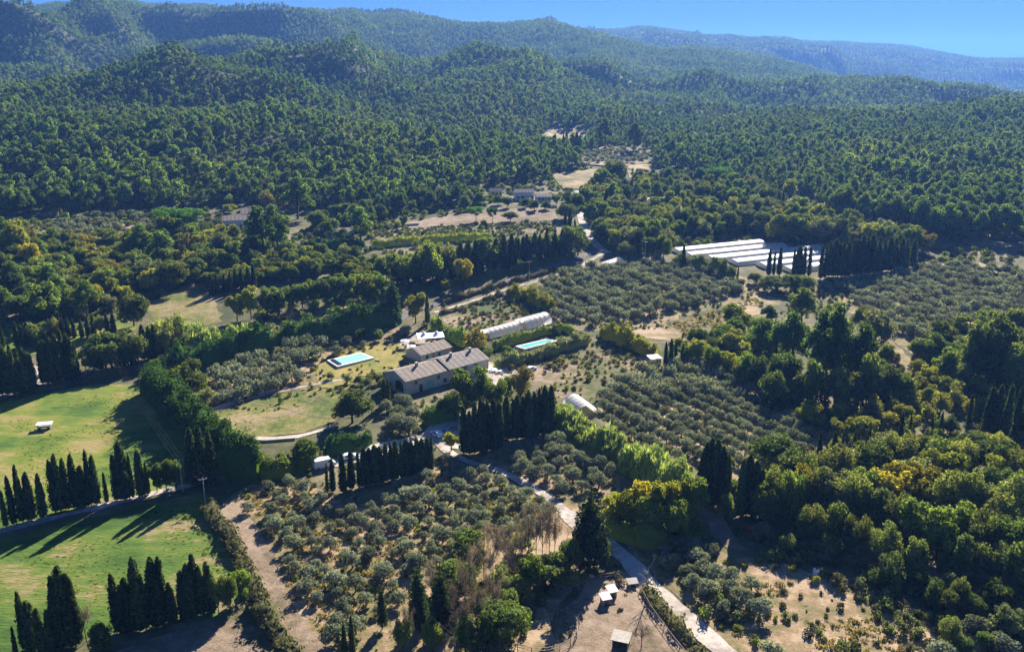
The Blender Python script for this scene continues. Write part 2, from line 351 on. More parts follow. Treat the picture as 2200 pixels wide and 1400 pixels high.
class Foliage:
    def __init__(s, seed): s.rng = np.random.default_rng(seed); s.V = []; s.Q = []; s.T = []; s.n = 0
    def cards(s, P, N, size, jit=.6, aspect=.7, sizevar=.4):
        P = np.asarray(P, float); n = len(P)
        if n == 0: return
        N = N + s.rng.normal(0, jit, (n, 3)); N /= np.linalg.norm(N, axis=1)[:, None]+1e-9
        A = s.rng.normal(0, 1, (n, 3)); A -= (A*N).sum(1)[:, None]*N; A /= np.linalg.norm(A, axis=1)[:, None]+1e-9
        B = np.cross(N, A); sz = size*(1+s.rng.uniform(-sizevar, sizevar, n))[:, None]/2
        vs = np.stack([P-A*sz, P-B*sz*aspect, P+A*sz, P+B*sz*aspect], 1).reshape(-1, 3)
        s.Q.append(np.arange(4*n).reshape(-1, 4)+s.n); s.V.append(vs); s.n += len(vs)
    def blob(s, c_, r, squash=(1,1,1), rough=.18, fine=False):
        v, f = ICO2 if fine else ICO1
        v = v*(1+s.rng.uniform(-rough, rough, len(v)))[:, None]*np.array(squash)*r + np.array(c_)
        s.V.append(v); s.T.append(f+s.n); s.n += len(v)
    def clump(s, c_, r, squash, dens, size, core=.82, up=.3, jit=.55, lower=-.75, aspect=.7):
        sq = np.array(squash, float)
        s.blob(c_, r*core*.62, squash); dens *= 1.65
        n = max(6, int(dens*4*math.pi*r*r*(sq[0]*sq[1]+sq[0]*sq[2]+sq[1]*sq[2])/3))
        D = s.rng.normal(0, 1, (n, 3)); D /= np.linalg.norm(D, axis=1)[:, None]
        D = D[D[:, 2] > lower]; n = len(D)
        rad = r*(.72+.52*s.rng.beta(2.2, 2.2, n))
        P = D*rad[:, None]*sq + np.array(c_); N = D/sq; N /= np.linalg.norm(N, axis=1)[:, None]; N[:, 2] += up
        s.cards(P, N, size, jit, aspect)
    def mesh(s, name, mat):
        return np_mesh(name, np.concatenate(s.V), np.concatenate(s.Q) if s.Q else [], np.concatenate(s.T) if s.T else [], mat)

# ------------------------------------------------------------------ tree prototypes (mesh data only)
def trunk_mesh(name, h, r0, limbs, mat, lean=(0, 0), n=6):
    b = MB(); top = Vector((lean[0], lean[1], h))
    pts = [Vector((0, 0, -.4)), Vector((lean[0]*.15, lean[1]*.15, h*.25)), Vector((lean[0]*.5, lean[1]*.5, h*.6)), top]
    b.tube(pts, [r0*1.25, r0, r0*.75, r0*.35], n)
    for (cx, cy, cz, rr) in limbs:
        e = Vector((cx, cy, cz)); t = max(.25, min(.9, (cz-.35*math.hypot(cx, cy))/h*.85))
        s_ = Vector((lean[0]*t, lean[1]*t, h*t)); mid = (s_+e)/2+Vector((0, 0, -.12*(e-s_).length))
        b.tube([s_, mid, e], [r0*.45, r0*.3, r0*.12], 5, cap=False)
    return b.mesh(name, mat)
PROTO = {}     # kind -> list of (trunk mesh, crown mesh, height)
def pine(seed, dens, size, H=14.0):
    r = np.random.default_rng(seed); W = 4.4; cl = []
    n = 18
    for k in range(n):
        a = k*2.4+r.uniform(0, .8); q = math.sqrt((k+.5)/n); rad = W*.72*q*r.uniform(.8, 1.1)
        z = H*(.90-.46*q*r.uniform(.45, 1.35)); cl.append((rad*math.cos(a), rad*math.sin(a), z, r.uniform(1.05, 1.75)))
    cl.append((0, 0, H*.91, 1.5))
    f = Foliage(seed)
    for (x, y, z, rr) in cl: f.clump((x, y, z), rr, (1, 1, .74), dens, size, up=.5)
    return cl, f
for i in range(4):
    cl, f = pine(11+i, 5.5, .62); lean = (random.Random(i).uniform(-.8, .8), random.Random(i+9).uniform(-.8, .8))
    PROTO.setdefault('pine', []).append((trunk_mesh('pine_trunk', 12.4, .26, cl[:9], MAT['bark'], lean), f.mesh('pine_crown', LM['pine']), 14.0))
def pine_low(seed, lod):
    r = np.random.default_rng(seed); f = Foliage(seed); H = 13.0; n = [0, 10, 6][lod]
    for k in range(n):
        a = k*2.4+r.uniform(0, .8); q = math.sqrt((k+.5)/n); rad = 2.5*q*r.uniform(.7, 1.3)
        z = H*(.90-.50*q*r.uniform(.3, 1.3)); rr = r.uniform(1.1, 1.75)*(1.0 if lod == 1 else 1.25)
        f.clump((rad*math.cos(a), rad*math.sin(a), z), rr, (1, 1, .8), [0, 1.6, .35][lod], [0, .95, 1.5][lod], up=.5)
    f.blob((0, 0, H*.4), 1.4, (.5, .5, 2.6)) if lod == 2 else None
    if lod == 1:
        b = MB(); b.tube([(0,0,-1),(.2,.1,H*.7)], [.28,.15], 5)
        vv = np.array([v[:] for v in b.v]); q = np.array([f_ for f_ in b.f if len(f_) == 4]); f.V.append(vv); f.Q.append(q+f.n); f.n += len(vv)
    return f
def proto_obj(name, mesh): return bpy.data.objects.new(name, mesh)
PINE_MID = [proto_obj('mid_pine', pine_low(31+i, 1).mesh('mid_pine', LM['pine'])) for i in range(4)]
for i in range(1):      # holm oaks and brownish scrub oaks mixed into the pine forest
    for mt in ('oak', 'scrub'):
        r = np.random.default_rng(61+i); f = Foliage(61+i)
        for k in range(8):
            a = k*2.4; d = 2.4*math.sqrt((k+.5)/8); f.clump((d*math.cos(a), d*math.sin(a), r.uniform(2.2, 6.0)-d*.6), r.uniform(1.3, 2.0), (1, 1, .95), 1.6, .8, up=.4)
        PINE_MID.append(proto_obj('mid_'+mt, f.mesh('mid_'+mt, LM[mt])))
PINE_FAR = [proto_obj('far_pine', pine_low(41+i, 2).mesh('far_pine', LM['pine'])) for i in range(4)]

def cyp(seed, H=13.0, W=1.55, dens=6, size=.8, tips=3):
    r = np.random.default_rng(seed); f = Foliage(seed)
    cols = [(0, 0, H, W)]
    for k in range(tips): a = r.uniform(0, 6.3); cols.append((math.cos(a)*W*.45, math.sin(a)*W*.45, H*r.uniform(.72, .95), W*.7))
    for (x, y, h, w) in cols:
        zz = np.linspace(H*.05, h, 12)
        def prof(t): return w*np.clip((t/.12), .35, 1)**.5*np.clip((1-t), 0.0, 1)**.55*1.12
        ring = []
        for z in zz:
            t = (z-H*.05)/(h-H*.05); rr = prof(t)*.70*r.uniform(.85, 1.1)+.03
            ring.append([(x+rr*math.cos(q)*r.uniform(.75, 1.2), y+rr*math.sin(q)*r.uniform(.75, 1.2), z) for q in np.linspace(0, 2*math.pi, 9)[:-1]])
        V = np.array(ring).reshape(-1, 3); Q = []
        for i in range(11):
            for k in range(8): Q.append((i*8+k, i*8+(k+1) % 8, (i+1)*8+(k+1) % 8, (i+1)*8+k))
        f.V.append(V); f.Q.append(np.array(Q)+f.n); f.n += len(V)
        n = int(dens*2*math.pi*w*h*.62); t = r.uniform(0, 1, n)**.9; a = r.uniform(0, 2*math.pi, n)
        bump = 1+.20*np.sin(a*3+t*11+seed)+.14*np.sin(t*29+a*2)
        rr = prof(t)*bump*r.uniform(.78, 1.16, n)
        P = np.stack([x+rr*np.cos(a), y+rr*np.sin(a), H*.05+t*(h-H*.05)], 1); N = np.stack([np.cos(a), np.sin(a), np.full(n, .25)], 1)
        f.cards(P, N, size, .75, .5)
    for k in range(16):      # tufts that break the outline
        t = r.uniform(.12, .9); a = r.uniform(0, 6.28); rr = prof(t)*.8; zc = H*.05+t*(cols[0][2]-H*.05)
        f.clump((rr*math.cos(a), rr*math.sin(a), zc), W*r.uniform(.22, .4), (1, 1, 2.2), 7, .6, core=.5, up=.2, jit=.8, aspect=.45)
    return f
for i in range(4):
    PROTO.setdefault('cypress', []).append((trunk_mesh('cypress_trunk', 4.0, .17, [], MAT['bark']), cyp(51+i, W=[1.5,1.75,1.2,2.0][i], tips=[3,5,1,6][i]).mesh('cypress_crown', LM['cypress']), 13.0))
for i in range(2):   # slimmer poplar-like columns, loose
    PROTO.setdefault('poplar', []).append((trunk_mesh('poplar_trunk', 6.0, .16, [], MAT['bark_pale']), cyp(71+i, W=1.7, dens=4.5, size=.6, tips=5).mesh('poplar_crown', LM['conifer']), 13.0))
def dome(seed, H, W, n, rr_, dens, size, low=.12, squash=.85, core=.82, aspect=.7):
    r = np.random.default_rng(seed); f = Foliage(seed); cl = []
    nl = 5; lobes = [(0, 0, H*.62, W*.30)]
    for k in range(nl):
        a = k*6.283/nl+r.uniform(-.5, .5); d = W*r.uniform(.16, .28); lobes.append((d*math.cos(a), d*math.sin(a), H*(low+(1-low)*r.uniform(.25, .62)), W*r.uniform(.17, .27)))
    for k in range(n):
        lx, ly, lz, lr = lobes[k % len(lobes)]; R_ = rr_*r.uniform(.6, 1.3)
        d = r.normal(0, 1, 3); d[2] = abs(d[2])*.9 if r.uniform() < .75 else -abs(d[2])*.5; d /= np.linalg.norm(d)
        zz = lz+d[2]*lr*(1.15*H/W) if squash > .7 else lz+d[2]*lr*.6
        cl.append((lx+d[0]*lr, ly+d[1]*lr, min(zz, H-R_*.7), R_))
    for (x, y, z, R_) in cl: f.clump((x, y, max(z, R_*.6)), R_, (1, 1, squash), dens, size, core=core, up=.35, aspect=aspect, jit=.55 if aspect > .5 else .9)
    f.blob((0, 0, H*(.5 if low < .4 else .78)), 1, (W*.20, W*.20, H*(.24 if low < .4 else .10)), fine=True)
    for lx, ly, lz, lr in lobes[1:]: f.blob((lx, ly, lz), lr*.6, (1, 1, 1 if squash > .7 else .5), fine=True)
    return cl, f
def dome_kind(kind, mat, seeds, H, W, n, rr_, dens, size, bark='bark', **kw):
    for s_ in seeds:
        cl, f = dome(s_, H, W, n, rr_, dens, size, **kw)
        PROTO.setdefault(kind, []).append((trunk_mesh(kind+'_trunk', H*.62, H*.026, cl[::3][:7], MAT[bark]), f.mesh(kind+'_crown', LM[mat]), H))
dome_kind('oak', 'oak', (101,102,103,104), 9, 9.5, 34, 1.3, 6, .5)
dome_kind('green', 'green', (111,112,113), 9.5, 8.5, 32, 1.2, 5.5, .55)
dome_kind('lime', 'lime', (121,122,123), 9, 8, 30, 1.1, 5.5, .55)
dome_kind('gold', 'gold', (131,132), 9, 8, 30, 1.1, 5.5, .55)
dome_kind('rust', 'rust', (141,142), 9, 8, 20, 1.3, 3.6, .55, core=.6)
dome_kind('grey', 'grey', (151,152,153), 9.5, 8.5, 34, 1.1, 5.0, .45, core=.6, bark='bark_pale')
dome_kind('feather', 'feather', (181,182,183,184), 10, 7.5, 40, .85, 6, .6, core=.45, squash=1.6, aspect=.35, bark='bark_pale')
dome_kind('sap', 'sap', (161,162,163), 7, 4.2, 13, .95, 6, .42, core=.6)
dome_kind('umbrella', 'pine_bright', (171,), 11, 15, 20, 2.1, 5, .55, low=.62, squash=.6)
for i in range(4):   # olive: short forked trunk, several rounded heads
    r = np.random.default_rng(200+i); f = Foliage(200+i); cl = [(0, 0, 2.6, 1.05)]
    for k in range(9+i % 2):
        a = k*2.4+r.uniform(-.3, .3); d = r.uniform(.7, 1.65); cl.append((d*math.cos(a), d*math.sin(a), r.uniform(1.1, 2.7), r.uniform(.5, .95)))
    for (x, y, z, R_) in cl: f.clump((x, y, z), R_, (1, 1, .82), 11, .33, up=.35, jit=.7, core=.78)
    PROTO.setdefault('olive', []).append((trunk_mesh('olive_trunk', 1.7, .17, cl[1:6], MAT['bark']), f.mesh('olive_crown', LM['olive']), 4.1))
OLIVE_LOW = []
for i in range(3):
    r = np.random.default_rng(210+i); f = Foliage(210+i)
    for k in range(5):
        a = k*1.257+r.uniform(-.3, .3); d = 0 if k == 0 else r.uniform(.9, 1.3); f.clump((d*math.cos(a), d*math.sin(a), r.uniform(1.3, 2.3)), r.uniform(1.0, 1.35), (1, 1, .95), 4.0, .5, up=.35)
    b = MB(); b.tube([(0,0,-.5),(0,0,2)], [.18,.12], 5); vv = np.array([v[:] for v in b.v]); q = np.array([f_ for f_ in b.f if len(f_) == 4]); f.V.append(vv); f.Q.append(q+f.n); f.n += len(vv)
    OLIVE_LOW.append(proto_obj('low_olive', f.mesh('low_olive', LM['olive'])))
for i in range(2):   # big layered conifer (cedar / fir)
    r = np.random.default_rng(220+i); f = Foliage(220+i); H = 18.0; cl = []
    for k in range(15):
        z = 2.2+k*(H-3)/15; w = 3.6*(1-(z/H))**.72+.35
        for a in range(max(2, int(w*2.2))):
            q = a*6.283/max(2, int(w*2.2))+k*1.3+r.uniform(-.3, .3); d = w*.62*r.uniform(.7, 1.15)
            f.clump((d*math.cos(q), d*math.sin(q), z+r.uniform(-.3, .3)), min(1.15, w*.5)*r.uniform(.8, 1.15), (1, 1, .5), 5, .5, up=.2)
    f.blob((0,0,H*.45), 1, (1.5,1.5,H*.42))
    PROTO.setdefault('conifer', []).append((trunk_mesh('conifer_trunk', 17.4, .3, [], MAT['bark']), f.mesh('conifer_crown', LM['conifer']), 18.0))
def bare(seed, H=12.0, spread=.32, twigs=True, leafy=0):
    rnd = random.Random(seed); b = MB(); tips = []
    def br(p, d, ln, r_, lvl):
        q = p+d*ln*.5+Vector((rnd.uniform(-1,1), rnd.uniform(-1,1), 0))*ln*.04; e = p+d*ln
        b.tube([p, q, e], [r_, r_*.8, r_*.55], 5 if lvl < 2 else 3, cap=False)
        tips.append(e)
        if lvl >= 3: return
        for k in range(4 if lvl else 9):
            t = rnd.uniform(.35, 1) if lvl == 0 else rnd.uniform(.3, 1); s_ = p+d*ln*t
            a = rnd.uniform(0, 6.283); sp = rnd.uniform(.45, .9)*(1 if lvl else .9)
            o_ = d.orthogonal().normalized(); o_.rotate(Matrix.Rotation(a, 3, d)); nd = (d+o_*sp*(1+spread)).normalized(); nd.z += .12; nd.normalize()
            br(s_, nd, ln*rnd.uniform(.28, .42)*(1.0 if lvl == 0 else 1.3), r_*.42, lvl+1)
    br(Vector((0,0,-.3)), Vector((0,0,1)), H*.86, H*.016, 0)
    f = Foliage(seed)
    if twigs:
        P = np.array([t[:] for t in tips]); P = np.repeat(P, 9, 0)+f.rng.normal(0, .42, (len(P)*9, 3)); f.cards(P, f.rng.normal(0, 1, P.shape), .75, .5, .13)
    return b, f
for i in range(2):
    b, f = bare(300+i); PROTO.setdefault('bare', []).append((b.mesh('bare_trunk', MAT['bark']), f.mesh('bare_crown', LM['twig']), 12.0))
b, f = bare(310, twigs=False, spread=.8); PROTO['dead'] = [(b.mesh('dead_trunk', MAT['bark_pale']), None, 12.0)]
SHRUB = {}
for key, mat in (('scrub', 'scrub'), ('oak', 'oak'), ('lime', 'lime'), ('green', 'green'), ('rust', 'rust'), ('grey', 'grey'), ('gold', 'gold')):
    for i in range(2):
        f = Foliage(400+i); r = f.rng
        for k in range(4): f.clump((r.uniform(-.6, .6), r.uniform(-.6, .6), r.uniform(.35, .85)), r.uniform(.4, .7), (1, 1, .9), 9, .34, core=.75)
        SHRUB.setdefault(key, []).append(f.mesh(key+'_shrub', LM[mat]))
f = Foliage(450); n = 46; P = f.rng.normal(0, .35, (n, 3)); P[:, 2] = f.rng.uniform(.05, .3, n); f.cards(P, np.stack([f.rng.normal(0, 1, n), f.rng.normal(0, 1, n), np.zeros(n)], 1), .38, .3, .5)
TUFT = f.mesh('grass_tuft', LM['dry']); TUFT_G = TUFT.copy(); TUFT_G.materials[0] = LM['sap']

KINDNAME = {'pine':('pine_tree','pine'), 'cypress':('cypress_tree','cypress'), 'poplar':('poplar_tree','tree'), 'oak':('oak_tree','tree'), 'green':('broadleaf_tree','tree'),
  'lime':('broadleaf_tree','tree'), 'gold':('broadleaf_tree','tree'), 'rust':('broadleaf_tree','tree'), 'grey':('broadleaf_tree','tree'), 'sap':('young_tree','tree'), 'feather':('broadleaf_tree','tree'),
  'umbrella':('umbrella_pine','pine'), 'olive':('olive_tree','olive tree'), 'conifer':('conifer_tree','conifer'), 'bare':('bare_tree','tree'), 'dead':('dead_tree','tree')}
LOOK = {'pine':'green domed pine', 'cypress':'dark slender cypress', 'poplar':'dull green columnar tree', 'oak':'dark green oak', 'green':'mid green leafy tree', 'lime':'yellow green leafy tree',
  'gold':'golden autumn tree', 'rust':'rusty autumn tree', 'grey':'pale grey green tree', 'sap':'light green young tree', 'feather':'feathery light green tree', 'umbrella':'bright green umbrella pine',
  'olive':'grey green olive', 'conifer':'dark layered conifer', 'bare':'leafless brown tree', 'dead':'bleached dead tree'}
RN = random.Random(7)
PLACED = {}    # (group) -> list of (object, kind, x, y, z, h)
KEEP = []      # x, y, radius that stays free of weeds: roads, pools, buildings
OCC = []       # x, y, radius of everything planted
def plant(kind, x, y, h, group, w=None, label=None, z=None):
    pr = RN.choice(PROTO[kind]); name, cat = KINDNAME[kind]
    if z is None: z = gz(x, y)
    sc = h/pr[2]; sx = sc*(RN.uniform(.58, .86) if kind == 'cypress' else 1) if w is None else w
    r = thing(name, label, cat, (x, y, z), RN.uniform(0, 6.283), group); q_ = 1 if kind in ('cypress', 'poplar', 'conifer') else RN.uniform(.85, 1.18); r.scale = (sx*q_, sx*RN.uniform(.95, 1.05)/q_, sc)
    if kind in ('olive', 'pine', 'grey', 'sap'): r.rotation_euler = (RN.uniform(-.08, .08), RN.uniform(-.08, .08), r.rotation_euler.z)
    link('trunk', pr[0], r)
    if pr[1]: link('crown', pr[1], r)
    PLACED.setdefault(group, []).append((r, kind, x, y, z, h, label)); OCC.append((x, y, h*.3)); return r
BASEW = {'feather':7.5, 'pine':9.5, 'cypress':3.2, 'poplar':3.4, 'oak':9.5, 'green':8.5, 'lime':8, 'gold':8, 'rust':8, 'grey':8.5, 'sap':4.2, 'umbrella':15, 'olive':4.3, 'conifer':7.0, 'bare':8, 'dead':8}
def T(kind, px, base, top, group, wpx=None, label=None):
    """tree whose foot, top and width the photograph shows at these pixels"""
    g = G(px, base); h = max(1.2, height_at(g, top)); w = None
    if wpx: w = wpx*(g[1]*CP+(CAM_H-g[2])*SP)/F/BASEW[kind]
    return plant(kind, g[0], g[1], h, group, w, label, g[2])

# ------------------------------------------------------------------ ground sheet
rows = list(np.arange(-60, 430, 7.0)); y = 430.0
while y < 6500: rows.append(y); y *= 1.0125
rows += [7000, 7600]
rows = np.array(rows); us = np.linspace(-1.25, 1.25, 560)
YY, UU = np.meshgrid(rows, us, indexing='ij'); XX = UU*(YY+170); ZZ = ground(XX, YY)
print('ZMAX', ZZ.max()); V = np.stack([XX, YY, ZZ], -1).reshape(-1, 3); nr, nc = XX.shape
ii = (np.arange(nr-1)[:, None]*nc+np.arange(nc-1)[None]).ravel(); Q = np.stack([ii, ii+1, ii+nc+1, ii+nc], 1)
gm = np_mesh('ground', V, Q, [], MAT['ground']); gm.polygons.foreach_set('use_smooth', np.ones(len(gm.polygons), bool))
tag(link('ground', gm), 'dry scrubby ground of the valley and the forested hills behind', None, None, 'structure')

def patch(name, pts, mat, label, lift=.06, cell=9.0, rag=1.2, world=False):
    """a ground cover sheet draped a few centimetres over the terrain; outline in photo pixels"""
    P = [Vector((*(p if world else G2(p)), 0)) for p in pts]; rr = random.Random(len(name)+len(P)); out = []
    for i, p in enumerate(P):                       # ragged outline
        q = P[(i+1) % len(P)]; n = max(1, int((q-p).length/4.0)) if rag else 1
        for k in range(n):
            v = p.lerp(q, k/n); 
            if rag and k: v += Vector((rr.uniform(-1, 1), rr.uniform(-1, 1), 0))*rag
            out.append(v)
    b = bmesh.new(); vs = [b.verts.new(v) for v in out]; f = b.faces.new(vs)
    bmesh.ops.triangulate(b, faces=[f])
    xs = [v.x for v in out]; ys = [v.y for v in out]
    for ax, lo, hi in ((0, min(xs), max(xs)), (1, min(ys), max(ys))):
        q = math.floor(lo/cell)*cell+cell
        while q < hi:
            co = Vector((q if ax == 0 else 0, q if ax == 1 else 0, 0)); no = Vector((1, 0, 0) if ax == 0 else (0, 1, 0))
            bmesh.ops.bisect_plane(b, geom=b.verts[:]+b.edges[:]+b.faces[:], plane_co=co, plane_no=no, dist=1e-4); q += cell
    for v in b.verts: v.co.z = gz(v.co.x, v.co.y)+lift
    m = bpy.data.meshes.new(name); 
    for fc in b.faces:
        if fc.normal.z < 0: fc.normal_flip()
    b.to_mesh(m); b.free(); m.materials.append(mat)
    return tag(link(name, m), label, None, None, 'structure')
def strip(name, pts, width, mat, label, lift=.10, world=False, wob=.0):
    """road or path: a ribbon along a centre line"""
    P = [Vector((*(p if world else G2(p)), 0)) for p in pts]; D = []
    for i in range(len(P)-1):                       # catmull-rom resample
        p0, p1, p2, p3 = P[max(i-1, 0)], P[i], P[i+1], P[min(i+2, len(P)-1)]; n = max(2, int((p2-p1).length/3))
        for k in range(n):
            t = k/n; D.append(.5*((2*p1)+(p2-p0)*t+(2*p0-5*p1+4*p2-p3)*t*t+(3*p1-p0-3*p2+p3)*t**3))
    D.append(P[-1]); vs = []; fs = []; rr = random.Random(3)
    for p in D: KEEP.append((p.x, p.y, width/2+.3)); OCC.append((p.x, p.y, .7 if width < 3.5 else width/2-.6))
    for i, p in enumerate(D):
        d = (D[min(i+1, len(D)-1)]-D[max(i-1, 0)]).normalized(); n_ = Vector((-d.y, d.x, 0)); w = width/2*(1+rr.uniform(-wob, wob))
        for s_ in (-1, -.33, .33, 1): q = p+n_*w*s_; vs.append((q.x, q.y, gz(q.x, q.y)+lift))
        if i:
            for k in range(3): a = (i-1)*4+k; fs.append((a, a+1, a+5, a+4))
    o = MB().add(vs, fs).build(name, mat); 
    return tag(o, label, None, None, 'structure'), D

patch('meadow', [(-520,990),(0,866),(120,842),(210,826),(300,828),(320,850),(420,955),(440,1035),(300,1064),(150,1098),(0,1136),(-560,1290)], MAT['meadow'], 'bright green and yellow meadow above the cypress row')
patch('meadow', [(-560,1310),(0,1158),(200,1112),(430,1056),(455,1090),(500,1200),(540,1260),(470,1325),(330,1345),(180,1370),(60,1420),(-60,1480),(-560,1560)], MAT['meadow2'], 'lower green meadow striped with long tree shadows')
patch('field', [(150,1450),(260,1395),(400,1350),(500,1330),(545,1345),(600,1420),(640,1500),(200,1560)], MAT['soil'], 'pinkish ploughed field in the bottom left corner')
patch('field', [(470,1090),(540,1040),(690,1050),(740,1070),(900,1010),(935,985),(1010,1000),(1100,1035),(1200,1090),(1230,1130),(1280,1240),(1200,1300),(1180,1420),(1100,1560),(760,1560),(700,1420),(640,1330),(590,1280),(560,1190),(500,1130)], MAT['orchard'], 'brown earth under the large lower olive orchard')
patch('field', [(950,940),(1080,950),(1190,910),(1240,950),(1340,1020),(1330,1075),(1240,1110),(1190,1070),(1100,1020),(1010,985)], MAT['orchard'], 'dry ground under the small olive plot beside the canes')
patch('field', [(1285,860),(1340,800),(1470,785),(1560,810),(1680,860),(1770,930),(1740,1010),(1600,1080),(1520,1060),(1440,1010),(1300,920)], MAT['dryfield'], 'earth under the close planted olive rows', lift=.06)
patch('field', [(1140,595),(1230,572),(1420,560),(1570,580),(1650,630),(1560,655),(1400,700),(1290,712),(1200,705),(1110,640)], MAT['dryfield'], 'pale dry ground under the middle olive grove', cell=12)
patch('field', [(1730,620),(1800,590),(1980,560),(2250,570),(2400,640),(2300,720),(2100,740),(1960,760),(1860,690)], MAT['dryfield'], 'stony pale ground under the right hand olive grove', cell=12)
patch('field', [(1350,715),(1470,688),(1560,662),(1650,628),(1680,650),(1600,690),(1560,730),(1480,735),(1400,728)], MAT['dryfield'], 'tan fallow field below the middle olive grove', lift=.10)
patch('field', [(1070,790),(1180,745),(1290,722),(1380,745),(1440,775),(1400,800),(1330,812),(1290,860),(1220,860),(1150,830)], MAT['weeds'], 'weedy brown field between the pools and the olive rows')
patch('field', [(935,675),(1020,652),(1110,625),(1160,650),(1200,690),(1150,715),(1050,728),(1000,722)], MAT['weeds'], 'rough field between the road and the long tunnel')
patch('field', [(310,655),(385,620),(440,606),(462,640),(478,690),(430,700),(330,690)], MAT['plot'], 'pale tan field left of the trees', cell=12)
patch('field', [(560,700),(600,672),(700,652),(830,632),(860,650),(800,668),(700,684),(600,706)], MAT['dryfield'], 'narrow pale field behind the long dark hedge', cell=12)
patch('field', [(800,502),(960,486),(1190,478),(1200,500),(1080,506),(940,520),(800,532)], MAT['weeds'], 'low crop field above the yellow hedge', cell=14, lift=.15)
patch('field', [(840,486),(960,462),(1080,448),(1190,446),(1200,474),(1060,480),(900,490)], MAT['soil'], 'bare pinkish clearing in front of the white houses', cell=14, lift=.12)
patch('field', [(40,508),(120,478),(260,470),(300,490),(240,515),(120,528)], MAT['soil'], 'stony clearing at the foot of the wooded hill', cell=14, lift=.15)
patch('clearing', [(1160,292),(1190,278),(1258,274),(1256,306),(1215,316),(1175,308)], MAT['dryfield'], 'small tan clearing high in the forest', cell=20, lift=.8, rag=0)
patch('clearing', [(1225,330),(1300,316),(1390,322),(1400,352),(1320,360),(1235,352)], MAT['weeds'], 'terraced planted clearing in the forest', cell=20, lift=.8, rag=0)
patch('clearing', [(1185,375),(1300,362),(1310,380),(1280,405),(1210,408)], MAT['dryfield'], 'yellowish clearing behind the white houses', cell=20, lift=.5, rag=0)
patch('clearing', [(1345,358),(1402,350),(1396,378),(1352,384)], MAT['dryfield'], 'small tan clearing right of the dark trees', cell=20, lift=.5, rag=0)
patch('lawn', [(672,792),(740,752),(815,738),(875,762),(850,795),(780,808),(740,838),(690,832)], MAT['lawn'], 'yellowed lawn round the blue swimming pool', lift=.10, rag=.5)
patch('lawn', [(838,745),(870,735),(905,752),(905,775),(870,780)], MAT['lawn'], 'small lawn beside the annex', lift=.12, rag=.5)
patch('garden_plot', [(455,888),(560,855),(690,832),(735,850),(720,905),(650,930),(560,940),(500,938)], MAT['plot'], 'dry garden plot crossed by two paths', lift=.10, rag=.5)
patch('field', [(430,805),(560,765),(700,735),(830,705),(890,700),(880,730),(730,748),(680,790),(690,830),(560,852),(455,882)], MAT['orchard'], 'tan ground of the garden olive grove', lift=.06)
patch('field', [(1340,1160),(1480,1150),(1560,1190),(1650,1200),(1800,1240),(2000,1320),(2200,1420),(2100,1560),(1700,1560),(1560,1400),(1400,1230)], MAT['orchard'], 'rough pinkish clearing at the lower right')
patch('yard', [(1180,1560),(1200,1400),(1205,1310),(1260,1250),(1330,1225),(1385,1245),(1440,1320),(1520,1420),(1600,1560)], MAT['soil'], 'bare tan animal yard beside the gravel lane', lift=.10)
patch('field', [(1870,725),(1900,715),(1960,770),(2000,820),(1980,850),(1940,800)], MAT['dryfield'], 'narrow bare strip between the trees at right', lift=.06)
patch('terrace', [(985,795),(1040,775),(1085,785),(1120,800),(1090,825),(1040,830)], MAT['track'], 'pale gravel terrace at the end of the farmhouse', lift=.12, rag=.4)
patch('terrace', [(858,742),(890,715),(940,720),(930,748),(890,765)], MAT['track'], 'pale terrace under the white canopy', lift=.14, rag=.3)
patch('yard', [(66,830),(70,790),(95,775),(112,785),(108,828)], MAT['track'], 'pale entrance drive between the dark cypresses', lift=.12, rag=0)
patch('lawn', [(-20,760),(10,700),(60,712),(120,700),(250,690),(300,700),(260,735),(180,745),(100,765)], MAT['meadow'], 'bright grass glimpsed behind the cypresses at far left', lift=.10)
patch('yard', [(900,940),(925,912),(985,900),(1000,930),(985,965),(945,960)], MAT['track'], 'gravel parking yard behind the tall cypresses', lift=.12, rag=.3)
patch('yard', [(670,985),(800,955),(900,935),(905,950),(800,985),(690,1010)], MAT['track'], 'pale drive behind the clipped cypress row', lift=.12, rag=.3)
road_o, ROAD = strip('road', [(-120,880),(0,852),(110,826),(250,797),(330,783),(460,772),(600,748),(720,722),(830,696),(900,664),(1000,636),(1110,597),(1200,569),(1262,546),(1292,538)], 4.6, MAT['asphalt'], 'grey valley road in the shade of the tree rows')
strip('road', [(1300,540),(1285,530),(1268,510),(1255,485),(1248,465),(1252,445)], 4.0, MAT['track'], 'pale lane climbing to the white houses', lift=.14)
strip('path', [(932,672),(1000,652),(1070,628),(1140,608),(1200,590),(1250,570),(1290,548),(1310,540)], 2.0, MAT['track'], 'pale track beside the valley road', lift=.14, wob=.3)
strip('path', [(935,930),(945,955),(975,978),(1025,998),(1075,1012),(1130,1040),(1180,1070),(1215,1100)], 2.4, MAT['track'], 'upper part of the pale gravel lane between the olives', lift=.15, wob=.15)
strip('path', [(1215,1100),(1250,1135),(1300,1165),(1350,1205),(1400,1262),(1470,1325),(1550,1395),(1640,1480)], 3.9, MAT['track'], 'pale gravel lane running down to the lower right', lift=.155, wob=.12)
strip('path', [(-60,1156),(60,1126),(200,1092),(330,1060),(440,1035)], 2.4, MAT['track'], 'faint track at the foot of the cypress row', lift=.12, wob=.3)
strip('path', [(480,1085),(520,1130),(560,1200),(580,1270),(620,1340),(690,1430),(740,1500)], 5.0, MAT['soil'], 'curving tyre marked dirt track beside the olive orchard', lift=.11, wob=.12)
strip('path', [(455,886),(520,862),(600,842),(700,822),(760,812)], 1.2, MAT['track'], 'thin pale garden path above the plot', lift=.16, wob=.3)
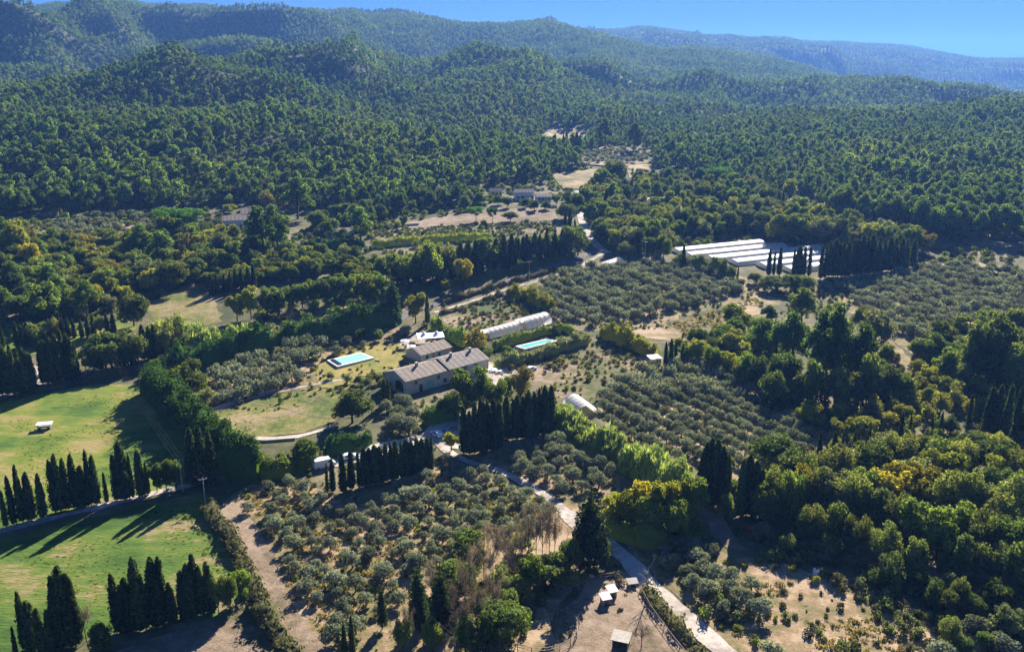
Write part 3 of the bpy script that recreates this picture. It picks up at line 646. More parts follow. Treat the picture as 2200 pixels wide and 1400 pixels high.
strip('path', [(500,938),(570,942),(640,938),(720,915)], 2.0, MAT['track'], 'pale garden path below the plot', lift=.16, wob=.3)
strip('path', [(520,918),(580,900),(640,882),(690,846)], 0.7, MAT['soil'], 'narrow path crossing the garden plot', lift=.16, wob=.3)
strip('path', [(545,868),(620,880),(660,892),(720,899)], 0.6, MAT['soil'], 'second narrow path crossing the garden plot', lift=.17, wob=.3)
strip('path', [(1520,1080),(1540,1120),(1560,1160),(1600,1190)], 4.0, MAT['soil'], 'shaded dirt track below the cypress clump', lift=.12, wob=.3)
# ------------------------------------------------------------------ buildings and man-made things
def house(name, label, P, ang, Ln, W, eave, rise, wall, roof, openings=(), cat='house', group=None, chimney=None, over=.35):
    """front facade on local y=0 from x=0..Ln, back at y=W; ridge along x"""
    t = thing(name, label, cat, (P[0], P[1], P[2]), ang, group)
    for k in range(int(Ln/3)+1):
        for w_ in (.2, .5, .8): qx, qy = local(t, k*3+.8, W*w_); KEEP.append((qx, qy, W*.28+1)); OCC.append((qx, qy, W*.28))
    b = MB(); z0 = -1.2; h = W/2
    b.add([(0,0,z0),(Ln,0,z0),(Ln,W,z0),(0,W,z0),(0,0,eave),(Ln,0,eave),(Ln,W,eave),(0,W,eave),(0,h,eave+rise),(Ln,h,eave+rise)],
          [(0,1,5,4),(2,3,7,6),(3,0,4,8,7),(1,2,6,9,5)])
    b.build('wall', MAT[wall], t)
    s_ = rise/h; r = MB(); th = .16
    for sgn in (0, 1):
        y0, y1 = (-over, h) if sgn == 0 else (W+over, h); za = eave-over*s_+.02; zb = eave+rise+.02
        n = max(3, int(Ln/.9)); x0 = -over; x1 = Ln+over
        vs = []; fs = []
        for k in range(n+1):                       # tile courses give the slab a slightly wavy section
            x = x0+(x1-x0)*k/n; dz = .05*(k % 2)
            vs += [(x, y0, za+dz), (x, y1, zb+dz), (x, y0, za+th+dz), (x, y1, zb+th+dz)]
            if k:
                a = (k-1)*4; q = k*4
                fs += [(a+2, a+3, q+3, q+2), (a, q, q+1, a+1), (a, a+2, q+2, q), (a+1, q+1, q+3, a+3)]
        fs += [(0, 1, 3, 2), (n*4, n*4+2, n*4+3, n*4+1)]
        r.add(vs, fs)
    ro = r.build('roof', MAT[roof], t)
    if chimney: 
        for cx in chimney:
            cm = MB().box(cx, h-.9, eave+rise-.6, cx+.7, h-.3, eave+rise+1.0); cm.box(cx-.08, h-.98, eave+rise+1.0, cx+.78, h-.22, eave+rise+1.12); cm.build('chimney', MAT['stone'], ro)
    for (kind, side, u, z, w, hh, mat) in openings:
        m = MB(); m2 = MB()
        def quad(mb, u0, u1, z0_, z1_, d0, d1):
            if side == 'f': mb.box(u0, -d1, z0_, u1, -d0, z1_)
            elif side == 'l': mb.box(-d1, u0, z0_, -d0, u1, z1_)
            elif side == 'r': mb.box(Ln+d0, u0, z0_, Ln+d1, u1, z1_)
        if kind == 'window':
            quad(m, u, u+w, z, z+hh, -.05, .03); o = m.build('window', MAT['dark'], t)
            for s2 in (u-w*.5-.05, u+w+.05): m2 = MB(); quad(m2, s2, s2+w*.5, z, z+hh, .004, .07); m2.build('shutter', MAT[mat], o)
            f_ = MB(); quad(f_, u-.05, u+w+.05, z-.12, z-.02, .0, .12); f_.build('sill', MAT['stone'], o)
        elif kind == 'door':
            quad(m, u, u+w, z, z+hh, -.05, .05); o = m.build('door', MAT[mat], t)
        elif kind == 'arch':
            n = 14; vs = []
            for k in range(n+1):
                a = math.pi*k/n; vs.append((-.06, u+w/2-math.cos(a)*w/2, z+hh+math.sin(a)*w/2*.8))
            vs = [(-.06, u, z)]+vs+[(-.06, u+w, z)]; m.add(vs, [tuple(range(len(vs)))]); o = m.build('arched_window', MAT['dark'], t)
            pts = [Vector(v)-Vector((.05, 0, 0)) for v in vs]; fr = MB().tube(pts, .09, 4); fr.build('frame', MAT['white'], o)
            mu = MB()
            for q in (.25, .5, .75): mu.box(-.10, u+w*q-.03, z, -.062, u+w*q+.03, z+hh+w*.35)
            mu.box(-.12, u, z+hh, -.102, u+w, z+hh+.07); mu.build('mullion', MAT['frame'], o)
    return t
def local(root, x, y):
    c_, s_ = math.cos(root.rotation_euler.z), math.sin(root.rotation_euler.z)
    return root.location.x+c_*x-s_*y, root.location.y+s_*x+c_*y
pF = G(873, 850); pR = G(1045, 798); angH = math.atan2(pR[1]-pF[1], pR[0]-pF[0]); LH = math.hypot(pR[0]-pF[0], pR[1]-pF[1])
fh = house('farmhouse', 'long stone farmhouse with brown tiled roof and arched glazed gable', pF, angH, LH*.52, 11.0, 4.3, 1.9, 'render', 'tile',
      [('arch','l', 1.0, .6, 4.4, 1.8, 'dark'), ('window','f', 3.1, 2.6, .8, 1.1, 'shutter'), ('door','f', 4.6, 0, 1.2, 2.3, 'dark'), ('door','f', 7.2, .0, 2.7, 2.9, 'shutter'), ('window','f', 11.2, 2.4, .9, 1.2, 'shutter'), ('window','f', 13.6, .9, .9, 1.2, 'shutter')], chimney=(7.0,), cat='farmhouse')
c0 = pF; q = local(fh, LH*.52+.01, -.3)
fh2 = house('farmhouse_wing', 'taller far wing of the farmhouse with grey brown tiled roof', (q[0], q[1], pF[2]), angH, LH*.50, 11.4, 4.5, 2.0, 'render', 'tile2',
      [('window','f', 2.0, 2.9, 1.0, 1.3, 'shutter'), ('window','f', 5.2, 2.8, 1.5, 1.5, 'shutter'), ('window','f', 9.5, 2.9, 1.0, 1.3, 'shutter'), ('door','f', 5.4, 0, 1.2, 2.2, 'dark'), ('window','f', 12.6, .9, 1.0, 1.4, 'shutter'), ('window','r', 4.5, 2.6, 1.0, 1.4, 'shutter')], chimney=(4.0, 11.5), cat='farmhouse wing')
pA = G(905, 780); pB = G(978, 757)
house('annex', 'low annex with pink brown tiled roof behind the farmhouse', pA, math.atan2(pB[1]-pA[1], pB[0]-pA[0]), 12.5, 8, 2.6, 1.6, 'render', 'tile', [('window','f',2,.9,.9,1.2,'shutter'), ('window','f',7,.9,.9,1.2,'shutter'), ('door','f',4.6,0,1,2.1,'wood')], cat='annex')
# canopy with peaks
pc = G(898, 745); t = thing('canopy_tent', 'white stretched canopy with pointed peaks on the terrace', 'canopy', pc, angH-.55)
n = 16; LX, LY = 9.0, 6.5; vs = []; fs = []
for j in range(n+1):
    for i in range(n+1):
        u, v = i/n, j/n; x = u*LX; yv = v*LY; z = 2.7
        for (cx, cy) in ((.27, .5), (.73, .5)):
            d = math.hypot((u-cx)*1.3*1.4, (v-cy)); z += 2.3*math.exp(-d*6.0)
        edge = min(u, 1-u, v, 1-v); z += -.25*math.sin(math.pi*u)*math.sin(math.pi*v)+.25*(abs(u-.5)*2)**4*(abs(v-.5)*2)**4
        vs.append((x, yv, z))
for j in range(n):
    for i in range(n): a = j*(n+1)+i; fs.append((a, a+1, a+n+2, a+n+1))
MB().add(vs, fs).build('canvas', MAT['canvas'], t, smooth=True)
for (x, yv) in ((0,0),(LX,0),(0,LY),(LX,LY),(LX/2,0),(LX/2,LY)): MB().tube([(x,yv,-.1),(x,yv,2.75)], .06).build('post', MAT['frame'], t)
def parasol(px, py, label):
    g = G(px, py); t = thing('parasol', label, 'parasol', g); MB().tube([(0,0,0),(0,0,2.6)], .04).build('pole', MAT['frame'], t)
    b = MB(); k = 8; b.add([(0,0,2.75)]+[(1.6*math.cos(a*6.283/k),1.6*math.sin(a*6.283/k),2.2) for a in range(k)], [(0,1+a,1+(a+1)%k) for a in range(k)]); b.build('shade', MAT['canvas'], t)
parasol(884, 757, 'small white parasol on the terrace beside the canopy')
parasol(870, 745, 'white parasol at the edge of the small lawn')
parasol(1058, 808, 'white parasol on the gravel at the farmhouse end')
def table_set(px, py, label):
    g = G(px, py); t = thing('garden_table', label, 'garden table', g, .4)
    MB().box(-1,-.5,.70,1,.5,.76).build('table_top', MAT['white'], t)
    for sx in (-.85,.85):
        for sy in (-.4,.4): MB().box(sx-.04,sy-.04,0,sx+.04,sy+.04,.70).build('leg', MAT['white'], t)
table_set(893, 762, 'white garden table on the terrace by the annex')
table_set(1072, 801, 'white garden table on the gravel beside the farmhouse')
# swimming pools
def pool(P4, rim, mat, label, steps=True):
    P = [Vector((*G2(p), 0)) for p in P4]; cen = sum(P, Vector())/4; z = max(gz(p.x, p.y) for p in P)+.16
    for k in range(7):
        q = P[0].lerp(P[1], k/6).lerp(P[3].lerp(P[2], k/6), .5); KEEP.append((q.x, q.y, (P[3]-P[0]).length/2+.8)); OCC.append((q.x, q.y, (P[3]-P[0]).length/2+.3))
    t = thing('swimming_pool', label, 'swimming pool', (cen.x, cen.y, z)); out = [p-cen for p in P]; inn = []
    for i, p in enumerate(out):
        a = (out[i-1]-p).normalized(); b_ = (out[(i+1) % 4]-p).normalized(); inn.append(p+(a+b_)*rim)
    vs = [(*p.xy, .12) for p in out]+[(*p.xy, .12) for p in inn]+[(*p.xy, -1.2) for p in out]+[(*p.xy, -.05) for p in inn]; fs = []
    for i in range(4):
        j = (i+1) % 4; fs += [(i, j, j+4, i+4), (i, i+8, j+8, j), (i+4, j+4, j+12, i+12)]
    MB().add(vs, fs).build('coping', MAT['white'], t)
    MB().add([(*p.xy, .03) for p in inn], [(0,1,2,3)]).build('water', mat, t)
    if steps:
        a, b_ = inn[0], inn[3]; d = (inn[1]-inn[0]).normalized()*1.3
        MB().add([(*a.xy,.13),(*b_.xy,.13),(*(b_+d).xy,.13),(*(a+d).xy,.13),(*a.xy,.35),(*b_.xy,.35),(*(b_+d).xy,.35),(*(a+d).xy,.35)], [(4,5,6,7),(0,4,7,3),(1,2,6,5),(3,7,6,2),(0,1,5,4)]).build('cover_box', MAT['dark'], t)
    return t
pool([(703,777),(775,758),(804,771),(725,792)], .75, MAT['pool'], 'bright blue rectangular pool with white coping on the yellowed lawn')
pool([(1107,747),(1172,730),(1200,733),(1128,754)], .6, MAT['pool2'], 'long narrow green pool enclosed by hedges', steps=False)
for (px, py, rz) in ((690,800,.3),(697,806,.5),(690,812,.2),(812,775,1.2)):
    g = G(px, py); t = thing('sun_lounger', 'dark sun lounger on the lawn beside the blue pool', 'sun lounger', g, rz, 'sun loungers by the blue pool')
    MB().box(-.35,-.5,.28,.35,.9,.36).build('seat', MAT['wood'], t); MB().add([(-.35,-.5,.36),(.35,-.5,.36),(.35,-1.0,.8),(-.35,-1.0,.8),(-.35,-.5,.30),(.35,-.5,.30),(.35,-1.05,.74),(-.35,-1.05,.74)], [(0,1,2,3),(4,7,6,5),(0,4,5,1),(2,6,7,3),(0,3,7,4),(1,5,6,2)]).build('backrest', MAT['wood'], t)
    for sx in (-.3,.3):
        for sy in (-.4,.8): MB().box(sx-.03,sy-.03,0,sx+.03,sy+.03,.28).build('leg', MAT['wood'], t)
# polytunnels
def tunnel(name, label, A, B, rad, cover='plastic', ribs=8, side=1, hgt=1.0, cat='polytunnel', group=None, z=None, ends=False, secs=None, wall=.8):
    """half round tunnel; A-B is the centre line of its floor in world xy"""
    ax = Vector((B[0]-A[0], B[1]-A[1], 0)); Ln = ax.length; ang = math.atan2(ax.y, ax.x); z0 = gz(*A) if z is None else z; z1 = gz(*B) if z is None else z
    for k in range(int(Ln/2)+1): q = Vector(A).lerp(Vector(B), min(1, k*2/Ln)); KEEP.append((q.x, q.y, rad+.4)); OCC.append((q.x, q.y, rad-.3))
    t = thing(name, label, cat, (A[0], A[1], z0), ang, group); sl = (z1-z0)/Ln
    def arc(x, r_, n=14):
        out = [(x, -r_, sl*x-.3)]
        for k in range(n+1): a = math.pi*k/n; out.append((x, -r_*math.cos(a), wall+sl*x+r_*.82*hgt*math.sin(a)))
        return out+[(x, r_, sl*x-.3)]
    def cov(x0, x1, r_, mat, nm, sag=True):
        n = max(4, int((x1-x0)/1.0)); vs = []; fs = []; m = 17
        for i in range(n+1):
            x = x0+(x1-x0)*i/n; vs += arc(x, r_-(.06 if (i % 2 and sag) else 0))
            if i:
                for k in range(m-1): a = (i-1)*m+k; fs.append((a, a+m, a+m+1, a+1))
        return MB().add(vs, fs).build(nm, MAT[mat], t, smooth=False)
    if secs:
        for (u0, u1, rr, mat) in secs: cov(Ln*u0, Ln*u1, rr, mat, 'cover')
    else: cov(0, Ln, rad, cover, 'cover')
    for i in range(ribs+1):
        if secs and 0 < i/ribs < secs[0][1]: continue
        x = Ln*i/ribs; r_ = rad+.03
        if secs: r_ = [rr for (u0, u1, rr, _) in secs if u0-.03 <= i/ribs <= u1+1e-6][-1]+.03
        MB().tube(arc(x, r_, 10), .05, 4, cap=False).build('hoop', MAT['frame'], t)
    if ends:
        for x in (0.02, Ln-.02):
            a = arc(x, rad-.05); MB().add(a, [tuple(range(len(a)))]).build('end_wall', MAT[cover], t)
    return t
a = Vector(G2((1055,731))); b_ = Vector(G2((1188,695))); d = (b_-a).normalized(); nrm = Vector((-d.y, d.x))*3.9
tunnel('polytunnel', 'long half round white polytunnel in two sections beside the green pool', a+nrm, b_+nrm, 3.9, ribs=12, secs=[(0,.54,2.9,'plastic2'),(.565,1,3.6,'plastic')], wall=.4)
a = Vector(G2((1229,868))); b_ = Vector(G2((1262,893)))
d = (b_-a).normalized(); nrm = Vector((-d.y, d.x)); 
tunnel('polytunnel', 'short open white tunnel at the corner of the dark olive rows', a+nrm*0, b_, 3.1, ribs=5, wall=.5)
a = Vector(G2((1303,577))); b_ = Vector(G2((1330,568))); d = (b_-a).normalized()
tunnel('polytunnel', 'small white tunnel with a dark open end beside the road junction', a, b_, 3.4, ribs=4, wall=.5)
A0 = Vector(G2((1440,537))); A1 = Vector(G2((1622,519))); d = (A1-A0).normalized(); LG = (A1-A0).length; nr = Vector((d.y, -d.x))
p6 = Vector(G2((1585,592))); wid = (p6-A0).dot(nr)/5.4; 
lens = [(0,1.0),(.03,1.13),(.16,1.42),(.30,1.62),(.48,1.70),(.62,1.70)]
z6 = gz(*(A0+d*LG*.5))
for k, (u0, u1) in enumerate(lens):
    o = A0+nr*wid*(k+.5)
    tunnel('greenhouse', ('rear', 'second from the rear', 'third from the rear', 'third from the front', 'second from the front', 'front')[k]+' white span of the large multi span greenhouse', o+d*LG*u0, o+d*LG*u1, wid/2-.25, ribs=14, hgt=.5, cat='greenhouse', group='joined white greenhouse spans', ends=True, wall=.35)
# small outbuildings
def shed(name, label, px, py, ang, w, l, h, wall, roof, open_front=False, cat='shed', slope=.35):
    g = G(px, py); KEEP.append((g[0], g[1], w)); OCC.append((g[0], g[1], w*.5)); t = thing(name, label, cat, g, ang); b = MB()
    if open_front:
        b.box(-w/2, l/2-.08, 0, w/2, l/2, h); b.box(-w/2, -l/2, 0, -w/2+.08, l/2-.083, h); b.box(w/2-.08, -l/2, 0, w/2, l/2-.083, h)
    else: b.box(-w/2, -l/2, -.3, w/2, l/2, h)
    b.build('wall', MAT[wall], t)
    MB().add([(-w/2-.25,-l/2-.3,h+.02),(w/2+.25,-l/2-.3,h+.02),(w/2+.25,l/2+.3,h+slope),(-w/2-.25,l/2+.3,h+slope),(-w/2-.25,-l/2-.3,h+.12),(w/2+.25,-l/2-.3,h+.12),(w/2+.25,l/2+.3,h+slope+.1),(-w/2-.25,l/2+.3,h+slope+.1)],
        [(0,3,2,1),(4,5,6,7),(0,1,5,4),(1,2,6,5),(2,3,7,6),(3,0,4,7)]).build('roof', MAT[roof], t)
    if not open_front: MB().box(-.4, -l/2-.05, 0, .4, -l/2-.003, min(h-.1, 1.9)).build('door', MAT['dark'], t)
    return t
shed('shed', 'small pale roofed shed beside the short cypress cluster', 1405, 782, .3, 3.4, 3, 2.2, 'frame', 'white')
shed('animal_shelter', 'left white animal box in the bare yard', 1300, 1296, .3, 1.35, 1.35, 1.3, 'wood', 'white')
shed('animal_shelter', 'right white animal box in the bare yard', 1314, 1280, .35, 1.35, 1.35, 1.3, 'wood', 'white')
shed('open_shelter', 'open fronted timber shelter with a white roof at the bottom of the yard', 1334, 1388, -.35, 2.5, 2.0, 1.7, 'wood', 'stone', True)
shed('animal_shelter', 'low pinkish shelter under the thin tree beside the lane', 1358, 1258, .2, 1.5, .9, .8, 'wood', 'stone')
shed('stone_hut', 'tiny white hut on the slope at the far right of the hamlet', 1612, 458, .2, 3.4, 3.0, 3.4, 'white', 'white', cat='hut')
# white field shelter in the meadow
g = G(97, 921); t = thing('field_trailer', 'white flat topped trailer standing alone in the upper meadow', 'trailer', g, .25)
MB().box(-1.9,-1.1,1.5,1.9,1.1,1.62).build('deck', MAT['white'], t); MB().box(-1.6,-.9,.62,1.6,.9,.80).build('chassis', MAT['frame'], t)
for sx in (-1.5,1.5):
    for sy in (-.85,.85): MB().box(sx-.07,sy-.07,.6,sx+.07,sy+.07,1.5).build('post', MAT['frame'], t)
for sy in (-1.0,1.0):
    for sx in (-1.1, 1.1): MB().tube([(sx,sy-.1,.35),(sx,sy+.1,.35)], .35, 10).build('wheel', MAT['tyre'], t)
MB().tube([(1.6,0,.7),(2.9,0,.5)], .05).build('drawbar', MAT['frame'], t)
def car(px, py, ang, label, van=False, mat='paint'):
    g = G(px, py); KEEP.append((g[0], g[1], 3)); OCC.append((g[0], g[1], 2)); t = thing('van' if van else 'car', label, 'van' if van else 'car', g, ang); Lc, Wc = (5.2, 2.0) if van else (4.3, 1.75)
    prof = ([(0,.35),(0,1.2),(.25,2.25),(3.9,2.3),(4.6,1.35),(5.15,1.05),(5.2,.35)] if van else [(0,.35),(.05,.95),(.35,1.3),(.75,1.45),(2.3,1.45),(3.1,.98),(4.15,.85),(4.3,.4)])
    n = len(prof); vs = [(x-Lc/2, s_*Wc/2*(.86 if z > 1.2 and not van else 1), z) for s_ in (-1, 1) for (x, z) in prof]
    MB().add(vs, [tuple(range(n)), tuple(reversed(range(n, 2*n)))]+[(i, i+n, (i+1) % n+n, (i+1) % n) for i in range(n)]).build('body', MAT[mat], t)
    for s_ in (-1, 1):
        y0 = s_*(Wc/2*(1 if van else .90)+.02)
        w = [(2.9,1.45),(3.7,2.1),(4.05,2.05),(4.4,1.45)] if van else [(.6,1.0),(.8,1.38),(2.25,1.38),(2.85,1.0)]
        y1 = s_*(Wc/2+.012)
        MB().add([(x-Lc/2, y0 if z > 1.2 else y1, z) for (x, z) in w], [(0,1,2,3) if s_ > 0 else (3,2,1,0)]).build('side_window', MAT['dark'], t)
        for wx in (.85, Lc-.85):
            wh = MB().tube([(wx-Lc/2, s_*(Wc/2-.18), .33), (wx-Lc/2, s_*(Wc/2+.03), .33)], .33, 12).build('wheel', MAT['tyre'], t)
            MB().tube([(wx-Lc/2, s_*(Wc/2+.031), .33), (wx-Lc/2, s_*(Wc/2+.045), .33)], .19, 10).build('rim', MAT['chrome'], wh)
        MB().box(Lc/2-.06, s_*.6-.17, .62, Lc/2+.01, s_*.6+.17, .78).build('headlight', MAT['lamp'], t)
    a_, b2 = ((3.95,2.26),(4.57,1.42)) if van else ((2.36,1.44),(3.04,1.02))
    k = .80 if not van else .9
    MB().add([(a_[0]-Lc/2+.03, -Wc/2*k, a_[1]), (b2[0]-Lc/2+.03, -Wc/2*k, b2[1]), (b2[0]-Lc/2+.03, Wc/2*k, b2[1]), (a_[0]-Lc/2+.03, Wc/2*k, a_[1])], [(0,1,2,3)]).build('windscreen', MAT['dark'], t)
car(1141, 796, .9, 'white car parked beside the bushes right of the farmhouse')
car(697, 1003, .5, 'white van parked behind the left end of the clipped cypress row', van=True)
car(753, 985, .5, 'white car parked behind the middle of the clipped cypress row')
car(968, 925, .9, 'grey car parked in the shade of the tall cypresses', mat='paintgrey')
car(938, 936, 2.2, 'white car parked at the top of the gravel lane')
car(1189, 446, .4, 'white car parked in front of the white houses')
car(915, 622, .55, 'white car on the shaded valley road')
# far houses
HX = [('stone_house', 'cream walled house with pink tiled roof behind the umbrella pine', 480, 492, .25, 13, 9, 4.2, 1.9, 'white', 'tile'),
 ('stone_house', 'taller pink roofed wing half hidden by the big pine', 520, 484, .25, 10, 9, 6.0, 2.0, 'render', 'tile'),
 ('white_house', 'small white house at the left of the hamlet', 1052, 422, .0, 7.5, 6, 3.0, 1.5, 'white', 'tile2'),
 ('white_house', 'largest white house in the middle of the hamlet', 1106, 430, .10, 11.5, 7, 4.4, 1.6, 'white', 'tile2'),
 ('white_house', 'low white house just right of the largest one', 1152, 434, .1, 9, 6.5, 3.0, 1.3, 'white', 'tile'),
 ('white_house', 'long low house with a pale blue grey roof among trees', 1378, 446, .25, 20, 9, 3.2, 1.5, 'white', 'white'),
 ('stone_house', 'small house with a pinkish roof at the forest edge', 1396, 382, .05, 12, 8, 3.2, 1.6, 'render', 'tile'),
 ('stone_house', 'low brown roofed house half hidden at the left of the hamlet', 990, 424, .1, 10, 7, 3.0, 1.4, 'render', 'tile2'),
 ('stone_house', 'low pale house behind the yellow hedge', 700, 512, .2, 14, 7, 3.0, 1.3, 'render', 'tile'),
 ('white_house', 'tiny white outbuilding right of the hamlet lane', 1236, 424, .1, 6, 5, 2.6, 1.0, 'white', 'white')]
for (nm, lab, px, py, an, Ln, W, ev, rs, wl, rf) in HX:
    g = G(px, py); dq = (Ln-3)/3
    house(nm, lab, g, an, Ln, W, ev, rs, wl, rf, [('window','f', 1.5+dq*i, 1.0, 1.0, 1.3, 'shutter') for i in range(4) if i != 2]+[('door','f', 1.5+dq*2, 0, 1.1, 2.2, 'wood')])
# utility poles, lamp, wires
def pole(px, py, top, label, ang=.3, lattice=False):
    g = G(px, py); h = max(6.0, height_at(g, top)); t = thing('utility_pole', label, 'utility pole', g, ang)
    MB().tube([(0,0,-.5),(0,0,h)], [.13,.08], 8).build('shaft', MAT['stone'], t)
    ca = MB().box(-.9,-.06,h-.45,.9,.06,h-.33).build('crossarm', MAT['frame'], t)
    for x in (-.8, 0, .8): MB().tube([(x,0,h-.33),(x,0,h-.12)], .05, 6).build('insulator', MAT['white'], ca)
    return (g, h, ang)
poles = [pole(186, 806, 748, 'concrete utility pole beside the road nearest the entrance drive', 1.2), pole(240, 797, 742, 'concrete utility pole where the wires leave the road', .6), pole(393, 1056, 985, 'utility pole at the right end of the meadow cypress row', .6),
         pole(441, 1080, 1030, 'short utility pole beside the dark hedge corner', .5), pole(1385, 575, 518, 'utility pole in front of the trees by the olive grove', .2), pole(1137, 605, 560, 'utility pole beside the upper road', .4)]
def wire(p0, p1, label, off):
    (g0, h0, a0), (g1, h1, a1) = p0, p1; pts = []
    A = Vector((g0[0]+off*math.cos(a0), g0[1]+off*math.sin(a0), g0[2]+h0-.12)); B = Vector((g1[0]+off*math.cos(a1), g1[1]+off*math.sin(a1), g1[2]+h1-.12))
    for k in range(25):
        t_ = k/24; p = A.lerp(B, t_); p.z -= 1.6*4*t_*(1-t_)*(B-A).length/110; pts.append(p-A)
    o = MB().tube(pts, .009, 4, cap=False).build('power_line', MAT['copper'], None, A); tag(o, label, 'power line', 'sagging wires over the upper meadow')
for off in (-.8, 0, .8): wire(poles[1], poles[2], 'thin sagging power line crossing above the upper meadow', off)
for off in (-.8, .8): wire(poles[2], poles[3], 'short power line between the meadow poles', off)
g = G(29, 842); t = thing('street_lamp', 'thin roadside post with a yellow round head beside the valley road', 'street lamp', g); MB().tube([(0,0,-.3),(0,0,4.6)], .07).build('post', MAT['frame'], t)
b = MB(); v, f_ = ICO2; b.add([tuple(q) for q in v*.45+np.array([0,0,4.9])], [tuple(q) for q in f_]); b.build('head', LM['gold'], t)
# fences
def fence(label, pts, posth=1.3, rails=(.5,1.1), step=2.6, mat='wood', world=False, mesh=False):
    P = [Vector((*(p if world else G2(p)), 0)) for p in pts]; o0 = Vector((P[0].x, P[0].y, gz(P[0].x, P[0].y))); t = thing('fence', label, 'fence', o0)
    D = []
    for i in range(len(P)-1):
        n = max(1, round((P[i+1]-P[i]).length/step)); D += [P[i].lerp(P[i+1], k/n) for k in range(n)]
    D.append(P[-1]); D = [Vector((p.x, p.y, gz(p.x, p.y)))-o0 for p in D]
    for p in D: MB().tube([p+Vector((0,0,-.3)), p+Vector((0,0,posth))], .07, 5).build('post', MAT[mat], t)
    for r_ in rails: MB().tube([p+Vector((0,0,r_)) for p in D], .045, 4).build('rail', MAT[mat], t)
cx, cy, _ = G(1155, 1352)
fence('round timber pen at the left of the bare yard', [(cx+6.8*math.cos(a*math.pi/9), cy+6.8*math.sin(a*math.pi/9)) for a in range(19)], 1.5, (.4,.9,1.4), 2.4, 'wood', world=True)
fence('timber fence curving along the shaded side of the yard', [(1196,1335),(1200,1300),(1225,1275),(1260,1258),(1290,1245),(1320,1240)], 1.3)
fence('wooden fence between the yard and the gravel lane', [(1375,1270),(1400,1315),(1440,1370),(1480,1420)], 1.2)
fence('thin fence round the green pool lawn', [(1108,756),(1150,750),(1205,737)], 1.1, (.6,1.05))
# garden walls
def wall_(label, pts, h, th=.4, mat='stone'):
    P = [Vector((*G2(p), 0)) for p in pts]; b = MB(); o0 = P[0]; z00 = gz(o0.x, o0.y)
    for i in range(len(P)-1):
        d = (P[i+1]-P[i]).normalized(); n_ = Vector((-d.y, d.x, 0))*th/2; vs = []
        for p in (P[i], P[i+1]):
            zz = gz(p.x, p.y)-z00
            for s_ in (-1, 1):
                q = p+n_*s_-o0; vs += [(q.x, q.y, zz-.4), (q.x, q.y, zz+h+(.002*i))]
        b.add(vs, [(0,1,5,4),(2,6,7,3),(1,3,7,5),(0,2,3,1),(4,5,7,6)])
    tag(b.build('stone_wall', MAT[mat], None, (o0.x, o0.y, z00)), label, 'wall')
wall_('low pale stone wall along the upper garden path', [(455,882),(520,858),(600,838)], .7)
wall_('low stone edging below the garden plot', [(505,945),(570,949),(635,944)], .6)
wall_('pale entrance wall beside the valley road', [(72,815),(108,806)], 1.3, mat='white')
wall_('long pale retaining wall behind the low crops', [(800,490),(900,484)], 1.2)
# rocks, tank, digger-red thing
def rock(px, py, s_, label, mat='stone', group=None):
    g = G(px, py); f = Foliage(int(px)); f.blob((0,0,s_*.3), s_, (1,.8,.6), .25, True); o = link('boulder', f.mesh('boulder', MAT[mat]), None, g); tag(o, label, 'rock', group)
for i, (px, py, s_) in enumerate([(1270,1238,.5),(1545,1215,.5),(1575,1238,.6),(1640,1222,.5),(1690,1215,.55),(1470,1195,.4),(1625,1248,.5),(985,1008,.5)]): rock(px, py, s_, 'pale boulder lying in the rough clearing at lower right', group='pale boulders at lower right')
g = G(1632, 1147); t = thing('farm_trailer', 'red farm trailer in the deep shade under the trees', 'trailer', g, .1)
MB().box(-2.4,-.9,.7,2.4,.9,1.5).build('body', MAT['red'], t)
for sx in (-1.2, 1.2):
    for sy in (-1.0, 1.0): MB().tube([(sx,sy-.12,.4),(sx,sy+.12,.4)], .4, 10).build('wheel', MAT['tyre'], t)
MB().tube([(2.4,0,.8),(3.8,0,.6)], .06).build('drawbar', MAT['frame'], t)
g = G(1754, 1234); t = thing('water_tank', 'small white tank at the edge of the shade in the clearing', 'tank', g); MB().tube([(0,0,0),(0,0,1.1),(0,0,1.25)], [.7,.7,.3], 12).build('tank_body', MAT['white'], t); MB().tube([(0,0,1.24),(0,0,1.38)], .2, 8).build('cap', MAT['dark'], t)
